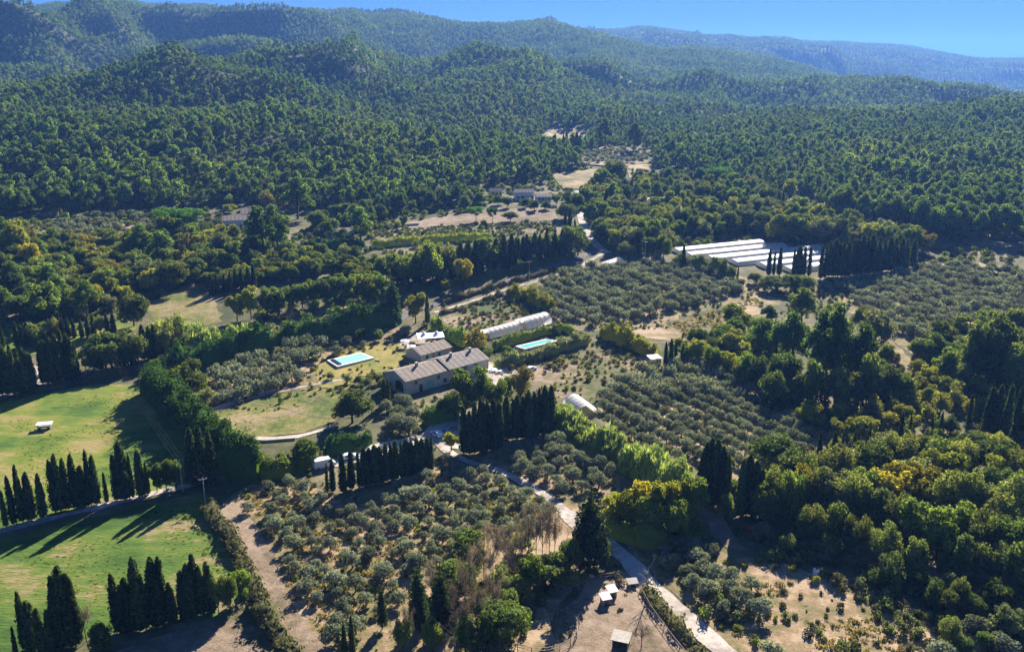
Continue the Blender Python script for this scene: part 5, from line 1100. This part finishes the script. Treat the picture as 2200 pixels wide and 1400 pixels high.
mixed([(865,1400),(880,1300),(960,1250),(1030,1165),(1180,1160),(1205,1220),(1245,1232),(1180,1285),(1110,1310),(1090,1410)], 4.6, {'bare':4,'oak':2.5,'grey':2,'green':.8}, (4, 9), 'bottom centre thicket', 33, avoid=.2)
mixed([(2000,1340),(2100,1330),(2210,1360),(2210,1420),(2000,1430)], 5, {'olive':4,'oak':1}, (3.5, 5), 'olives at the bottom right corner', 13)
mixed([(690,800),(730,820),(840,812),(845,840),(800,850),(740,838)], 4.2, {'oak':2,'green':2,'rust':1,'grey':2,'sap':1}, (2.4, 4.5), 'shrubs before the blue pool', 14, avoid=.4)
mixed([(640,770),(700,735),(800,722),(880,708),(890,730),(840,740),(760,748),(690,780),(660,800)], 5.5, {'olive':3,'rust':1,'green':1}, (2.4, 4.2), 'garden trees behind the pool', 15, avoid=.5)
mixed([(1030,770),(1100,762),(1110,785),(1060,800)], 4.5, {'oak':3,'olive':1,'green':1}, (3, 5), 'shrubs beside the green pool', 16, avoid=.4)
mixed([(1455,760),(1520,740),(1600,700),(1660,720),(1640,790),(1560,830),(1500,800)], 6.5, {'green':3,'lime':3,'oak':2}, (5, 8), 'leafy trees left of the wood', 17)
mixed([(1620,850),(1700,800),(1880,800),(1940,850),(1900,880),(1760,890),(1660,880)], 6.0, {'oak':5,'green':1}, (6, 9.5), 'oaks below the wood', 18, avoid=.5)
mixed([(1640,1010),(1740,1010),(1880,990),(2000,990),(2210,1000),(2210,1250),(2050,1180),(1900,1120),(1760,1120),(1650,1100)], 7.8, {'oak':2,'green':1.5,'grey':1.5,'feather':3.5,'lime':1.2}, (8, 12), 'crowded trees of the lower right wood', 19, avoid=.6)
mixed([(1990,770),(2050,730),(2210,690),(2210,900),(2120,870),(2040,850)], 8.0, {'oak':5,'green':1}, (7, 11), 'oaks at the right edge', 20, avoid=.8)
mixed([(430,640),(450,600),(560,560),(700,560),(760,560),(800,590),(700,600),(600,612),(520,628)], 6.5, {'oak':4,'green':3,'lime':1,'grey':1}, (5, 8), 'belt above the rounded row', 34, avoid=.3)
mixed([(760,580),(850,578),(860,605),(800,640),(740,630),(700,590)], 7.5, {'green':3,'oak':2,'lime':1}, (6, 9), 'trees between the rounded rows and the road', 21)

DEFER.sort(); nb = sum(1 for v in PLACED.values() for q in v if q[1] in BROAD); room = max(0, 298-nb)
for (b_, a, h, k, g_, w_) in DEFER[:room]: plant(k, a, b_, h, g_, w_)
LEFT = DEFER[room:]
# olives: gather every position, plant the 300 nearest singly, the rest as one grove
OL = []
def olives(poly, step, seed, jit, hr, group, ang=0, step2=None, avoid=.6, drop=0.0):
    x, y_ = scatter(poly, step, jit, seed, ang, step2, avoid); rg = np.random.default_rng(seed)
    for a, b_ in zip(x, y_):
        if rg.uniform() < drop: continue
        OL.append((a, b_, rg.uniform(*hr), group))
olives([(520,1105),(545,1050),(640,1035),(690,1075),(780,1080),(880,1035),(950,990),(1030,1010),(1110,1050),(1170,1085),(1190,1110),(1130,1140),(1050,1175),(990,1210),(900,1230),(860,1290),(850,1340),(790,1390),(720,1400),(700,1330),(640,1290),(600,1210),(560,1150)], 4.0, 1, .30, (2.0, 3.7), 'olive trees of the large lower orchard', .5, 3.9, drop=.08)
olives([(1075,985),(1110,950),(1200,925),(1250,970),(1320,1015),(1320,1055),(1250,1075),(1190,1060),(1130,1025)], 4.3, 2, .25, (2.9, 4.3), 'olive trees beside the canes', .3, avoid=1.0)
olives([(1285,865),(1330,820),(1400,800),(1480,792),(1560,815),(1660,855),(1750,925),(1740,985),(1650,1010),(1570,1010),(1480,985),(1440,1000),(1380,985),(1300,925)], 3.2, 3, .12, (2.9, 3.7), 'olive trees in the close planted rows', R(122), 5.4, avoid=.3, drop=.02)
olives([(1150,612),(1235,585),(1420,568),(1560,592),(1610,622),(1550,640),(1400,685),(1290,700),(1210,694),(1140,648)], 3.5, 4, .10, (3.0, 3.9), 'olive trees of the middle grove', R(122), 6.0, avoid=.3, drop=.04)
olives([(1790,615),(1860,598),(1990,570),(2230,590),(2230,700),(2140,690),(2060,700),(1990,745),(1900,705),(1850,665)], 3.7, 5, .10, (3.0, 3.9), 'olive trees of the right hand grove', R(115), 6.1, avoid=.4, drop=.05)
olives([(455,812),(560,775),(640,752),(700,742),(690,775),(655,800),(660,828),(560,848),(470,872),(450,845)], 4.8, 6, .32, (3.2, 4.6), 'olive trees in the garden', 0, avoid=.6, drop=.1)
olives([(1370,1165),(1440,1150),(1500,1175),(1570,1205),(1630,1265),(1650,1330),(1560,1340),(1490,1285),(1420,1225)], 3.8, 7, .3, (2.6, 4.0), 'olive trees beside the gravel lane', .4, avoid=.5, drop=.1)
olives([(1560,1340),(1650,1330),(1680,1420),(1600,1420)], 5.5, 27, .3, (3.0, 4.4), 'olive trees beside the gravel lane', .4, avoid=.5, drop=.2)
olives([(815,880),(850,872),(895,880),(905,915),(880,935),(820,925)], 4.6, 8, .3, (3.8, 5.2), 'olive trees between the farmhouse and the clipped row', 0, avoid=.3)
olives([(80,500),(180,470),(330,458),(420,470),(330,500),(250,510),(140,520)], 7.5, 9, .3, (3, 4.2), 'olive trees at the foot of the hill', .2, avoid=.5, drop=.15)
olives([(1235,334),(1300,320),(1390,325),(1395,348),(1320,356),(1240,350)], 7.5, 29, .2, (3, 4.0), 'olive trees on the terraced clearing', .2, 9)
OL = [(a, b_, h*1.12, g_) for a, b_, h, g_ in OL]; OL.sort(key=lambda q: q[1]); POSS = 300
for (a, b_, h, g_) in OL[:POSS]: plant('olive', a, b_, h, g_, h/4.1*RN.uniform(.88, 1.2))
olive_rest = OL[POSS:]

# every unlabelled thing gets a label naming what and where; extremes of each set are told apart
WHERE = {}
def short(s_):
    for a_, b2 in ((' of its kind', ''), ('yellow green leafy tree', 'yellow green tree'), ('mid green leafy tree', 'green leafy tree'), (' the crowded trees of', ''), (' lower right wood', ' lower right wood'), ('young light green trees at right', 'young trees at right'), ('light green young tree', 'young tree'), ('among the young trees', 'among young trees'), ('brown leafless thicket above the yard', 'brown thicket above the yard'), (' in the scattered', ' among the'), ('among the crowded trees of the', 'in the crowded'), ('among the trees', 'in the trees')):
        if len(s_.split()) > 16: s_ = s_.replace(a_, b2)
    if len(s_.split()) > 16: print('LONG', s_)
    return s_
def finish_labels():
    for g_, its in PLACED.items():
        byk = {}
        for it in its:
            if it[6] is None: byk.setdefault(KINDNAME[it[1]][0] if False else it[1], []).append(it)
        for k, L_ in byk.items():
            place = g_
            for nm in ('olive trees ', 'trees '):
                if place.startswith(nm): place = place[len(nm):]
            base = LOOK[k]
            pre = {'of the ': 'in the ', 'in the ': 'in the '}
            for a_, b2 in pre.items():
                if place.startswith(a_): place = b2+place[len(a_):]
            if not place.startswith(('in ', 'beside', 'at ', 'on ', 'between', 'along', 'behind', 'by ', 'right', 'left')): place = 'among the '+place
            n = len(L_)
            def setl(it, s_): it[0]['label'] = short(s_)
            if n == 1: setl(L_[0], 'only %s %s' % (base, place)); continue
            sp = sorted(L_, key=lambda q: pix(q[2], q[3], q[4])[0]); left = list(sp)
            if n <= 12:
                for i, it in enumerate(sp): setl(it, '%s %s from the left %s' % (ORD[i], base, place))
                continue
            for it in L_: setl(it, '%s %s' % (base, place))
            setl(sp[0], 'leftmost %s %s' % (base, place)); setl(sp[-1], 'rightmost %s %s' % (base, place))
            nr_ = min(sp[1:-1], key=lambda q: q[3]); setl(nr_, 'nearest %s %s' % (base, place))
            fr_ = max([q for q in sp[1:-1] if q is not nr_], key=lambda q: q[3]); setl(fr_, 'farthest %s %s' % (base, place))
            tall = max([q for q in sp[1:-1] if q is not nr_ and q is not fr_], key=lambda q: q[5]); setl(tall, 'tallest %s %s' % (base, place))

def stuff(name, label, protos, pts, cat=None):
    """one object: points carrying instances of small plants (geometry nodes); pts rows x,y,z,scale,rot,index"""
    A = np.array(pts, float); o0 = A[:, :3].mean(0); o0[2] = 0
    A = np.hstack([A, (A[:, 3]*np.random.default_rng(len(A)).uniform(.78, 1.38, len(A)))[:, None]])
    m = bpy.data.meshes.new(name); m.vertices.add(len(A)); m.vertices.foreach_set('co', (A[:, :3]-o0).astype(np.float32).ravel())
    for nm, col_, ty in (('sc', 3, 'FLOAT'), ('rz', 4, 'FLOAT'), ('kk', 5, 'INT'), ('sh', 6, 'FLOAT')):
        at = m.attributes.new(nm, ty, 'POINT'); at.data.foreach_set('value', A[:, col_].astype(np.int32 if ty == 'INT' else np.float32))
    o = link(name, m, None, tuple(o0)); ng = bpy.data.node_groups.new(name, 'GeometryNodeTree')
    ng.interface.new_socket('Geometry', in_out='INPUT', socket_type='NodeSocketGeometry'); ng.interface.new_socket('Geometry', in_out='OUTPUT', socket_type='NodeSocketGeometry')
    N = ng.nodes; gi = N.new('NodeGroupInput'); go = N.new('NodeGroupOutput'); j = N.new('GeometryNodeJoinGeometry')
    def attr(nm, ty):
        a = N.new('GeometryNodeInputNamedAttribute'); a.data_type = ty; a.inputs[0].default_value = nm
        return a.outputs[0]
    sc_, rz_, kk_ = attr('sc', 'FLOAT'), attr('rz', 'FLOAT'), attr('kk', 'INT')
    cr = N.new('ShaderNodeCombineXYZ'); ng.links.new(rz_, cr.inputs[2]); cs = N.new('ShaderNodeCombineXYZ')
    for i in range(2): ng.links.new(sc_, cs.inputs[i])
    ng.links.new(attr('sh', 'FLOAT'), cs.inputs[2])
    for i, p in enumerate(protos):
        oi = N.new('GeometryNodeObjectInfo'); oi.inputs[0].default_value = p; oi.inputs['As Instance'].default_value = True
        cmp_ = N.new('FunctionNodeCompare'); cmp_.data_type = 'INT'; cmp_.operation = 'EQUAL'
        ins = [s_ for s_ in cmp_.inputs if s_.type == 'INT']; ng.links.new(kk_, ins[0]); ins[1].default_value = i
        ip = N.new('GeometryNodeInstanceOnPoints'); ng.links.new(gi.outputs[0], ip.inputs['Points']); ng.links.new(cmp_.outputs[0], ip.inputs['Selection'])
        ng.links.new(oi.outputs['Geometry'], ip.inputs['Instance']); ng.links.new(cr.outputs[0], ip.inputs['Rotation']); ng.links.new(cs.outputs[0], ip.inputs['Scale'])
        ng.links.new(ip.outputs[0], j.inputs[0])
    ng.links.new(j.outputs[0], go.inputs[0])
    md = o.modifiers.new('planting', 'NODES'); md.node_group = ng
    return tag(o, label, cat, None, 'stuff')
rg = np.random.default_rng(77)
def rows_for(x, y_, s_, nk, z=None, sink=0):
    z = ground(x, y_)-sink if z is None else z
    return np.stack([x, y_, z, s_, rg.uniform(0, 6.283, len(x)), rg.integers(0, nk, len(x))], 1)
a = np.array([q[0] for q in olive_rest]); b_ = np.array([q[1] for q in olive_rest]); hh = np.array([q[2] for q in olive_rest])
if LEFT:
    pk = [(k, i) for k in BROAD for i in range(len(PROTO[k]))]; PO = [proto_obj('far_broadleaf', PROTO[k][i][1]) for k, i in pk]
    ar = []
    for (b0, a0, h, k, g_, w_) in LEFT:
        i = RN.choice([j for j, q in enumerate(pk) if q[0] == k]); ar.append((a0, b0, gz(a0, b0), h/PROTO[k][0][2], RN.uniform(0, 6.28), i))
    stuff('distant_broadleaf_trees', 'far leafy trees in the belts around the hamlet and greenhouse', PO, ar)
stuff('olive_grove', 'grey green olive trees of the farther groves', OLIVE_LOW, rows_for(a, b_, hh/3.7, 3))

mixed([(1000,440),(1050,440),(1200,444),(1230,440),(1230,400),(1180,396),(1060,404),(960,420)], 9, {'oak':3,'green':2,'lime':1,'pine':2}, (5, 8), 'garden trees round the white houses', 44, avoid=1.5) if False else None
# forest
EDGE = [(-700,500),(0,470),(60,462),(250,452),(430,448),(520,440),(600,446),(680,452),(800,452),(900,436),(985,412),(1040,402),(1100,396),(1185,392),(1190,372),(1300,358),(1345,350),(1405,350),(1410,366),(1560,376),(1640,402),(1740,425),(1790,470),(1850,480),(1960,500),(2000,540),(2120,548),(2300,552),(2900,560)]
EW = [G2(p) for p in EDGE]; ex = np.array([p[0]/p[1] for p in EW]); ey = np.array([p[1] for p in EW])
CLR = [[(1155,292),(1190,274),(1262,270),(1262,308),(1235,322),(1175,312)],[(1220,332),(1300,312),(1400,318),(1406,356),(1320,364),(1235,356)],[(1180,376),(1300,360),(1312,384),(1285,408),(1205,410)],[(1340,358),(1405,348),(1400,380),(1350,386)]]
CLW = [[G2(p) for p in c_] for c_ in CLR]
def forest_pts(y0, y1, step, uw):
    xs = []; ys = []
    n = int((y1-y0)/step)
    for i in range(n):
        yy = y0+i*step; w = yy*uw; k = int(2*w/step); x = (np.arange(k)-k/2)*step+rg.uniform(-.48, .48, k)*step; xs.append(x); ys.append(yy+rg.uniform(-.48, .48, k)*step)
    x = np.concatenate(xs); y_ = np.concatenate(ys)
    e = np.interp(x/y_, ex, ey); m = y_ > e
    for c_ in CLW: m &= ~inpoly(x, y_, c_)
    x = x[m]; y_ = y_[m]; z = ground(x, y_)
    # keep what the photograph could plausibly see: drop trees more than ~22 m below the sight line
    T_ = np.linspace(.12, .97, 44); vis = np.ones(len(x), bool)
    for t in T_:
        zz = 90+(z+22-90)*t; vis &= zz > ground(x*t, y_*t)-4
    return x[vis], y_[vis], z[vis]
x1, y1_, z1_ = forest_pts(430, 1150, 5.6, .98)
dn = vnoise(x1/60, y1_/60, 21); keep = rg.uniform(0, 1, len(x1)) < np.where(y1_ < 620, .9, .97)*np.where(dn < .18, .5, 1); x1, y1_, z1_ = x1[keep], y1_[keep], z1_[keep]
s1_ = rg.uniform(.42, 1.05, len(x1))*np.interp(y1_, [450, 800], [1.08, .88])*(.85+.35*vnoise(x1/90, y1_/90, 4))
# pines nearest the camera and inside the frame stand singly
pxx = 1100+F*x1/(y1_*CP+(90-z1_)*SP); cand = np.nonzero((pxx > 0) & (pxx < 2200))[0]
npine = 300-sum(1 for v in PLACED.values() for q in v if q[1] == 'pine'); cand = cand[np.argsort(y1_[cand])][:npine]
for i in cand:
    h = 14*s1_[i]; gname = 'pines at the %s hill foot' % ('left' if pxx[i] < 730 else 'middle' if pxx[i] < 1470 else 'right')
    plant('pine', x1[i], y1_[i], h, gname, s1_[i]*rg.uniform(.9, 1.15))
m = np.ones(len(x1), bool); m[cand] = False
mid = rows_for(x1[m], y1_[m], s1_[m], 4, z1_[m]); sw = rg.uniform(0, 1, len(mid)); nz = vnoise(x1[m]/55, y1_[m]/70, 33)
mid[sw < .06+.34*(nz > .6), 5] = 4; mid[(sw > .965) | ((sw > .88) & (nz < .3)), 5] = 5
x2, y2_, z2_ = forest_pts(1150, 2750, 6.2, .80); s2_ = rg.uniform(.5, .95, len(x2))
x3, y3_, z3_ = forest_pts(2750, 5400, 10.5, .66); s3_ = rg.uniform(.75, 1.25, len(x3))
far = np.concatenate([rows_for(x2, y2_, s2_, 4, z2_), rows_for(x3, y3_, s3_, 4, z3_, 2)])
stuff('pine_forest', 'green pine forest covering the nearer slopes', PINE_MID, mid)
stuff('distant_forest', 'bluish pine forest on the far ridges', PINE_FAR, far)
print('FOREST', len(mid), len(far), 'olives', len(OL), 'placed', sum(len(v) for v in PLACED.values()))
# woodland and groves carry on beyond both sides of the view
gx_, gy_ = np.meshgrid(np.arange(-560, 560, 6.4), np.arange(95, 520, 6.4)); gx_ = (gx_+rg.uniform(-3, 3, gx_.shape)).ravel(); gy_ = (gy_+rg.uniform(-3, 3, gy_.shape)).ravel()
pxo = 1100+F*gx_/(gy_*CP+(90-valley(gy_))*SP); ko = ((pxo < -90) | (pxo > 2250)) & (vnoise(gx_/40, gy_/40, 55) > .3) & (np.abs(gx_) < gy_*1.05+90) & (gy_ < np.interp(gx_/gy_, ex, ey)+5)
ko &= ~((gx_ < 0) & (gy_ < 230) & (vnoise(gx_/60, gy_/60, 56) < .6)); gx_, gy_ = gx_[ko], gy_[ko]
stuff('outlying_woodland', 'mixed oak wood and groves beyond the edges of the view', PINE_MID[4:]+OLIVE_LOW, rows_for(gx_, gy_, rg.uniform(.8, 1.35, len(gx_)), 5))
# undergrowth
SO = {k: [proto_obj('low_'+k+'_shrub', m_) for m_ in v] for k, v in SHRUB.items()}; TO = proto_obj('low_tuft', TUFT)
xs_, ys_, zs_ = forest_pts(430, 900, 5.2, .66); mk = rg.uniform(0, 1, len(xs_)) < .75
stuff('undergrowth', 'low garrigue scrub between the pines', SO['scrub']+SO['oak'], rows_for(xs_[mk], ys_[mk], rg.uniform(.9, 3.0, mk.sum()), 4, zs_[mk]))
def weedy(polys, step, s0, s1x, protos, name, label, seed, dens=None, own=False):
    X = []; Y = []
    for k, p in enumerate(polys): a, b_ = scatter(p, step, .5, seed+k, own=own); X.append(a); Y.append(b_)
    X = np.concatenate(X); Y = np.concatenate(Y); kp = vnoise(X/9, Y/9, seed) > (.42 if dens is None else dens); X, Y = X[kp], Y[kp]
    K = np.array(KEEP); kp = np.ones(len(X), bool)
    for kx, ky, kr in K: kp &= (X-kx)**2+(Y-ky)**2 > (kr+s1x*.5)**2
    X, Y = X[kp], Y[kp]
    stuff(name, label, protos, rows_for(X, Y, rg.uniform(s0, s1x, len(X)), len(protos)))
WEED = [[(1070,790),(1180,745),(1290,722),(1380,745),(1440,775),(1330,812),(1290,860),(1220,860),(1150,830)],[(935,675),(1020,652),(1110,625),(1200,690),(1150,715),(1050,728)]]
weedy([[(800,502),(960,486),(1190,478),(1200,500),(1080,506),(940,518),(800,530)]], 2.0, .6, 1.1, SO['scrub']+SO['oak'][:1]+SO['green'][:1], 'low_crops', 'low green crops above the yellow hedge', 91, .2, own=True)
weedy(WEED, 2.6, .35, 1.2, SO['scrub']+SO['grey']+SO['rust'][:1], 'weeds', 'brown and green weeds in the rough fields', 31, .3)
weedy([[(1560,1140),(1700,1170),(1900,1220),(2200,1330),(2200,1420),(1950,1400),(1780,1240),(1620,1200)],[(960,1280),(1100,1220),(1250,1230),(1180,1300),(1080,1420),(860,1420),(880,1300)],[(1400,1290),(1480,1290),(1700,1320),(1900,1420),(1560,1420)]], 2.4, .5, 1.6, SO['scrub']+SO['oak'][:1]+SO['grey'][:1], 'scrub', 'grey brown scrub in the lower right and bottom shade', 41, .3)
weedy([[(500,1095),(560,1040),(760,1070),(940,985),(1200,1090),(1000,1220),(840,1300),(760,1400),(680,1400)],[(1380,1160),(1600,1250),(1800,1250),(1980,1400),(1640,1400),(1500,1300)],[(1350,715),(1470,690),(1650,630),(1560,728)],[(430,805),(880,705),(690,790),(560,850),(455,880)]], 1.6, .5, 1.4, [TO], 'dry_grass_tufts', 'tufts of dry grass in the orchards and fallow fields', 51, .45)
weedy([[(1560,620),(1660,600),(1800,600),(1860,700),(1700,700)],[(1180,700),(1300,712),(1280,730),(1190,745)],[(1290,850),(1340,800),(1480,785),(1700,870),(1770,940),(1740,1010),(1500,1010),(1300,930)],[(1190,860),(1230,845),(1300,900),(1260,930)]], 3.2, .4, 1.3, SO['scrub']+SO['green'][:1], 'field_edge_scrub', 'low scrub along the field edges at centre right', 61, .5)
weedy([[(0,470),(430,450),(600,500),(690,560),(440,600),(250,690),(0,740)],[(1200,440),(1400,390),(1640,400),(1980,530),(1640,520),(1330,550),(1250,500)],[(640,500),(800,455),(1040,425),(830,500)],[(300,700),(560,720),(560,640),(820,600),(860,660),(480,760)],[(1620,850),(1900,780),(2200,700),(2200,1250),(1700,1130),(1560,1000),(1780,960)]], 4.2, .8, 2.4, SO['oak']+SO['scrub']+SO['green'], 'shrub_layer', 'dark shrubs filling the gaps between the valley trees', 71, .25)
weedy([[(430,1060),(560,1010),(960,900),(1200,850),(1330,700),(1700,600),(1900,700),(2000,900),(1600,1150),(1300,1250),(900,1400),(700,1400),(560,1250)],[(560,700),(820,640),(930,660),(1150,600),(1400,700),(1280,860),(900,950),(840,850),(480,900),(430,800)],[(1560,1160),(2200,1300),(2200,1420),(1500,1420),(1400,1250)],[(1200,1400),(1205,1310),(1260,1250),(1370,1235),(1480,1400)]], 2.9, .25, .95, SO['scrub']+SO['green'][:1]+SO['lime'][:1]+[TO], 'ground_weeds', 'weeds and small bushes dotted over the valley floor', 101, .5)
weedy([[(600,520),(800,445),(1040,400),(1300,355),(1420,370),(1640,400),(1800,480),(1960,510),(2210,545),(2210,570),(1960,560),(1250,540),(900,600),(560,600)]], 4.6, .8, 2.2, SO['oak']+SO['scrub']+SO['green'], 'far_shrubs', 'shrubs among the far fields and houses', 103, .45)
weedy([[(20,900),(200,850),(290,840),(330,900),(380,980),(60,1080)],[(30,1200),(420,1070),(480,1200),(520,1270),(100,1380)]], 1.25, .2, .5, [TO]+[proto_obj('low_green_tuft', TUFT_G)]*3, 'meadow_tufts', 'taller grass tufts in the meadows', 81, .42)
finish_labels()
for o_ in COL.objects:
    if 'label' in o_ and len(o_['label'].split()) > 16: print('LONG', o_.name, o_['label'])

# ------------------------------------------------------------------ haze
zt = max(float(ZZ.max())+22, 130)
hz = MB().box(-10000, -120, float(ZZ.min())-1, 10000, 7700, zt)
m, t, o = new_mat('haze_air'); pv = t.nodes.new('ShaderNodeVolumePrincipled'); pv.inputs['Color'].default_value = (*HAZE_COL, 1); pv.inputs['Density'].default_value = HAZE; pv.inputs['Anisotropy'].default_value = .3
L(t, pv.outputs[0], o.inputs['Volume'])
tag(hz.build('haze', m), 'blue air between the camera and the far ridges', None, None, 'stuff')
